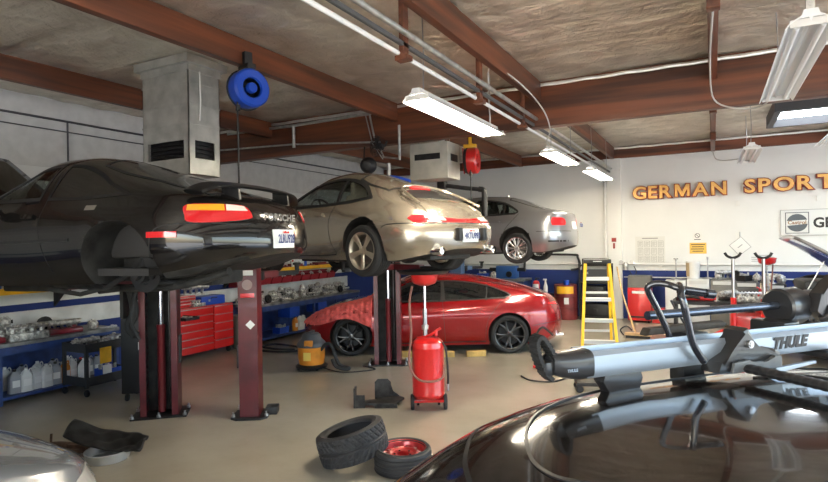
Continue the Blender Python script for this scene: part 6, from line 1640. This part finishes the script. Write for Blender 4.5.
# ------------------------------------------------------------ equipment along the back wall
t = thing('oil_drum', 'dark red drum with a yellow band label behind the red fastback tail', 'drum', (-3.34,14.42,0))
MB().lathe([(0,0),(.28,0),(.285,.01),(.285,.30),(.295,.31),(.285,.32),(.285,.58),(.295,.59),(.285,.60),(.285,.86),(.275,.88),(.26,.87),(0,.865)],None,36).build('barrel', mat('drum_red',(.16,.02,.02),.45,coat=.2,var=.3,vscale=5), t)
MB().lathe([(.288,.66),(.288,.84)],None,36,a0=R_(-125),a1=R_(-35)).build('yellow_label', yellow, t); MB().lathe([(.288,.40),(.288,.56)],None,12,a0=R_(-85),a1=R_(-62)).build('white_label', paper, t); MB().cyl((.05,-.1,.865),(.05,-.1,.99),.07).build('cap', blue, t)
t = thing('fire_extinguisher', 'red extinguisher with white top standing left of the dark red drum', 'fire extinguisher', (-4.08,14.35,.62))
MB().lathe([(0,0),(.09,0),(.095,.02),(.095,.26),(.07,.33),(.03,.35),(0,.35)],None,22).build('cylinder', red, t); MB().lathe([(.096,.10),(.096,.26)],None,22,a0=R_(-140),a1=R_(-30)).build('label', paper, t); mb = MB(); mb.cyl((0,0,.35),(0,0,.40),.03); mb.box(-.02,.09,-.012,.012,.40,.42); mb.build('valve', black, t)
t = thing('parts_stand', 'black cabinet with small items, partly behind the red fastback', 'cabinet', (-3.99,14.45,0)); MB().box(-.34,.34,-.3,.3,0,.62,bev=.01).build('cabinet', black, t); MB().box(-.32,-.01,-.31,-.30,.05,.58).build('door', dark, t); MB().box(.01,.32,-.31,-.30,.05,.58).build('door', dark, t)
t = thing('spray_bottle', 'white spray bottle right of the fire extinguisher', 'bottle', (-3.82,14.30,.62)); MB().lathe([(0,0),(.05,0),(.055,.02),(.055,.20),(.03,.27),(.02,.32),(0,.32)],None,18).build('bottle', white, t); mb = MB(); mb.cyl((0,0,.32),(0,0,.37),.02); mb.box(-.06,.03,-.015,.015,.36,.40); mb.build('trigger', white, t)
t = thing('bench_grinder', 'blue and black machine on the back wall bench right of the grey sedan wheel', 'machine', (-4.9,14.5,1.0)); MB().box(-.28,.28,-.15,.15,.0,.34,bev=.03).build('housing', mat('machine_blue',(.03,.10,.30),.4), t); mb = MB(); mb.cyl((-.5,0,.24),(.5,0,.24),.05); mb.cyl((.1,-.16,.12),(.1,-.20,.12),.08); mb.build('shaft', black, t)
t = thing('workbench', 'low blue workbench under the blue machine by the back wall', 'workbench', (-5.3,14.55,0)); MB().box(-.95,.95,-.35,.35,.94,1.0,bev=.005).build('worktop', topm, t); MB().box(-.92,.92,-.30,.32,.05,.94).build('base', bluebench, t)
put(PB, (-5.6,14.5,1.0), 0, 'blue tub on the back wall bench', 'tubs back wall'); put(PA, (-5.25,14.4,1.0), 0, 'grey part on the back wall bench', 'part back wall')
# black shelving behind the ladder
t = thing('storage_rack', 'black rack full of dark cases behind the yellow stepladder', 'rack', (-2.62,14.62,0))
for x in (-.36,.36):
    for y in (-.22,.22): MB().box(x-.02,x+.02,y-.02,y+.02,0,1.40).build('post', black, t)
for z in (.08,.50,.92,1.36): MB().box(-.38,.38,-.25,.25,z-.015,z+.015).build('shelf', black, t)
def case(label, x, z, w, h, m=black, y=14.60):
    c = thing('storage_case', label, 'case', (x,y,z)); MB().box(-w/2,w/2,-.18,.16,0,h,bev=.015).build('shell', m, c); MB().box(-.05,.05,-.20,-.18,h*.45,h*.62,bev=.004).build('handle', dark, c); return c
dk = mat('case_charcoal', (.05,.052,.055), .5)
for i,(x,z,w,h,m) in enumerate(((-2.62,.096,.66,.30,black),(-2.62,.516,.66,.16,dk),(-2.66,.68,.5,.16,black),(-2.62,.936,.62,.22,dk),(-2.62,1.376,.6,.16,black))):
    case('dark case on the black rack behind the ladder, level %s' % ('lowest','second','third, stacked','fourth','top')[i], x, z, w, h, m)
# red charger cabinet
t = thing('battery_charger', 'red charger cabinet with dark slanted top right of the pillar', 'machine', (-1.58,14.55,0))
MB().box(-.26,.26,-.22,.24,.05,.84,bev=.015).build('cabinet', red, t); mb = MB(); mb.prism([(-.22,.84),(.24,.84),(.24,1.12),(-.10,1.12)],-.26,.26,Matrix(((0,0,1,0),(1,0,0,0),(0,1,0,0),(0,0,0,1))),.01); mb.build('control_head', mat('charger_dark',(.06,.06,.055),.5), t)
MB().box(-.16,.12,-.228,-.218,.70,.76).build('white_lettering', paper, t); MB().box(-.2,.2,-.228,-.218,.12,.16).build('vent', black, t)
for x in (-.2,.2): MB().cyl((x-.02,-.15,.05),(x+.02,-.15,.05),.05).build('wheel', rubber, t)
c = thing('toolbox', 'small red box on the floor right of the red charger cabinet', 'toolbox', (-1.165,14.5,0)); MB().box(-.14,.14,-.15,.15,0,.36,bev=.02).build('box', red, c); MB().tube([(-.07,0,.36),(-.06,0,.40),(.06,0,.40),(.07,0,.36)],.01,8,2).build('handle', black, c)
# white cabinets
wc = mat('cabinet_white', (.66,.67,.66), .4, coat=.2)
def wcab(label, x, w, h, m=wc, d=.5, y=14.62):
    t = thing('white_cabinet' if m is wc else 'metal_cabinet', label, 'cabinet', (x,y,0)); MB().box(-w/2,w/2,-d/2,d/2,.03,h,bev=.01).build('cabinet', m, t); MB().box(-w/2+.012,w/2-.012,-d/2-.018,-d/2,.06,h-.14,bev=.004).build('door', m, t); MB().box(-w/2+.05,w/2-.05,-d/2-.012,-d/2,h-.11,h-.03).build('control_panel', mat('panel_pale',(.58,.58,.56),.5), t); MB().box(w/2-.07,w/2-.05,-d/2-.035,-d/2-.018,.5,.62).build('handle', steel, t); return t
wcab('left one of the pair of white cabinets at the back wall', -.79, .44, 1.02); wcab('right one of the pair of white cabinets at the back wall', -.32, .46, 1.06)
gm = mat('cabinet_grey', (.17,.165,.15), .5)
wcab('grey cabinet right of the white pair', .16, .46, 1.05, gm); wcab('darker grey cabinet beside the first grey one, behind a jack post', .64, .46, 1.02, mat('cabinet_slate',(.10,.10,.10),.5)); wcab('black cabinet right of the grey cabinets', 1.15, .46, .98, black)
t = thing('bucket', 'tall white bucket with tan side standing on the right white cabinet', 'bucket', (-.42,14.6,1.065)); MB().lathe([(0,0),(.13,0),(.135,.02),(.15,.38),(.155,.40),(.145,.40),(.13,.03),(0,.02)],None,28).build('pail', white, t); MB().lathe([(.145,.05),(.154,.36)],None,12,a0=R_(-200),a1=R_(-120)).build('tan_label', mat('label_tan',(.45,.35,.22),.6), t)
for (x,l) in ((-.78,'thin steel rod standing on the left white cabinet'),(-.12,'thin steel rod standing on the right white cabinet')):
    t = thing('measuring_rod', l, 'rod', (x,14.55,1.03 if x<-.5 else 1.065)); MB().lathe([(0,0),(.12,0),(.12,.02),(.015,.04),(.012,.44),(.02,.45),(.02,.50),(0,.50)],None,18).build('rod', steel, t)
# dark clutter on the grey cabinets
for k,(x,z,p) in enumerate(((.10,1.05,PA),(.3,1.05,PM),(.6,1.02,PB3),(.85,1.02,PA),(1.15,.98,PM),(1.3,.98,PA),(.45,1.05,PP))): put(p, (x,14.6,z), R_(30*k), 'dark part on top of the grey and black cabinets', 'parts on the grey cabinets')
t = thing('carton', 'small tan and white carton in front of the black cabinet', 'box', (.98,14.2,.80)); MB().box(-.1,.1,-.08,.08,0,.20,bev=.004).build('carton', mat('carton_tan',(.50,.42,.28),.7), t)
t2 = thing('side_table', 'black table under the small carton', 'table', (.98,14.2,0)); MB().box(-.35,.35,-.14,.14,.76,.795).build('tabletop', black, t2)
for x in (-.32,.32): MB().box(x-.02,x+.02,-.1,.1,0,.76).build('leg', black, t2)
# red equipment nearer, just above the bicycle tray
t = thing('floor_jack', 'red trolley jack and handle on the floor left of the jack posts', 'jack', (-.05,11.4,0), R_(10))
mb = MB(); mb.box(-.32,.32,-.14,-.10,.06,.18,bev=.01); mb.box(-.32,.32,.10,.14,.06,.18,bev=.01); mb.box(-.3,.1,-.1,.1,.08,.14); mb.build('side_frames', red, t); MB().cyl((-.2,0,.14),(.22,0,.34),.05).build('lifting_arm', red, t); MB().cyl((.24,0,.33),(.24,0,.37),.07).build('saddle', dark, t); MB().tube([(-.3,0,.2),(-.6,0,.75),(-.66,0,.88)],.02,8).build('handle', black, t)
for x in (-.26,.26):
    for y in (-.16,.16): MB().cyl((x,y-.02,.05),(x,y+.02,.05),.05).build('wheel', dark, t)
chest('low red tool chest standing between the two jack posts', (.50,11.7,0), .7, .5, .62, .1, 4)
t = thing('engine_cover', 'red and black engine covers piled on a dark bench left of the jack posts', 'car part', (-.22,12.4,.78)); MB().cbox((0,0,.06),(.55,.3,.10),None,.04).build('red_cover', red, t); MB().tube([(-.45,-.1,.03),(-.2,-.15,.08),(.1,-.1,.04),(.5,-.12,.06)],.035,8,4).build('black_duct', black, t)
t = thing('workbench', 'dark bench left of the jack posts carrying engine covers', 'workbench', (.12,12.4,0)); MB().box(-.85,.85,-.3,.3,.72,.78).build('worktop', dark, t)
for x in (-.8,.8): MB().box(x-.03,x+.03,-.25,.25,0,.72).build('leg', dark, t)
put(PM, (.25,12.35,.78), 1., 'grey manifold on the dark bench by the jack posts', 'parts dark bench'); put(PH, (.62,12.4,.78), .2, 'grey cylinder head on the dark bench by the jack posts', 'parts dark bench 2')
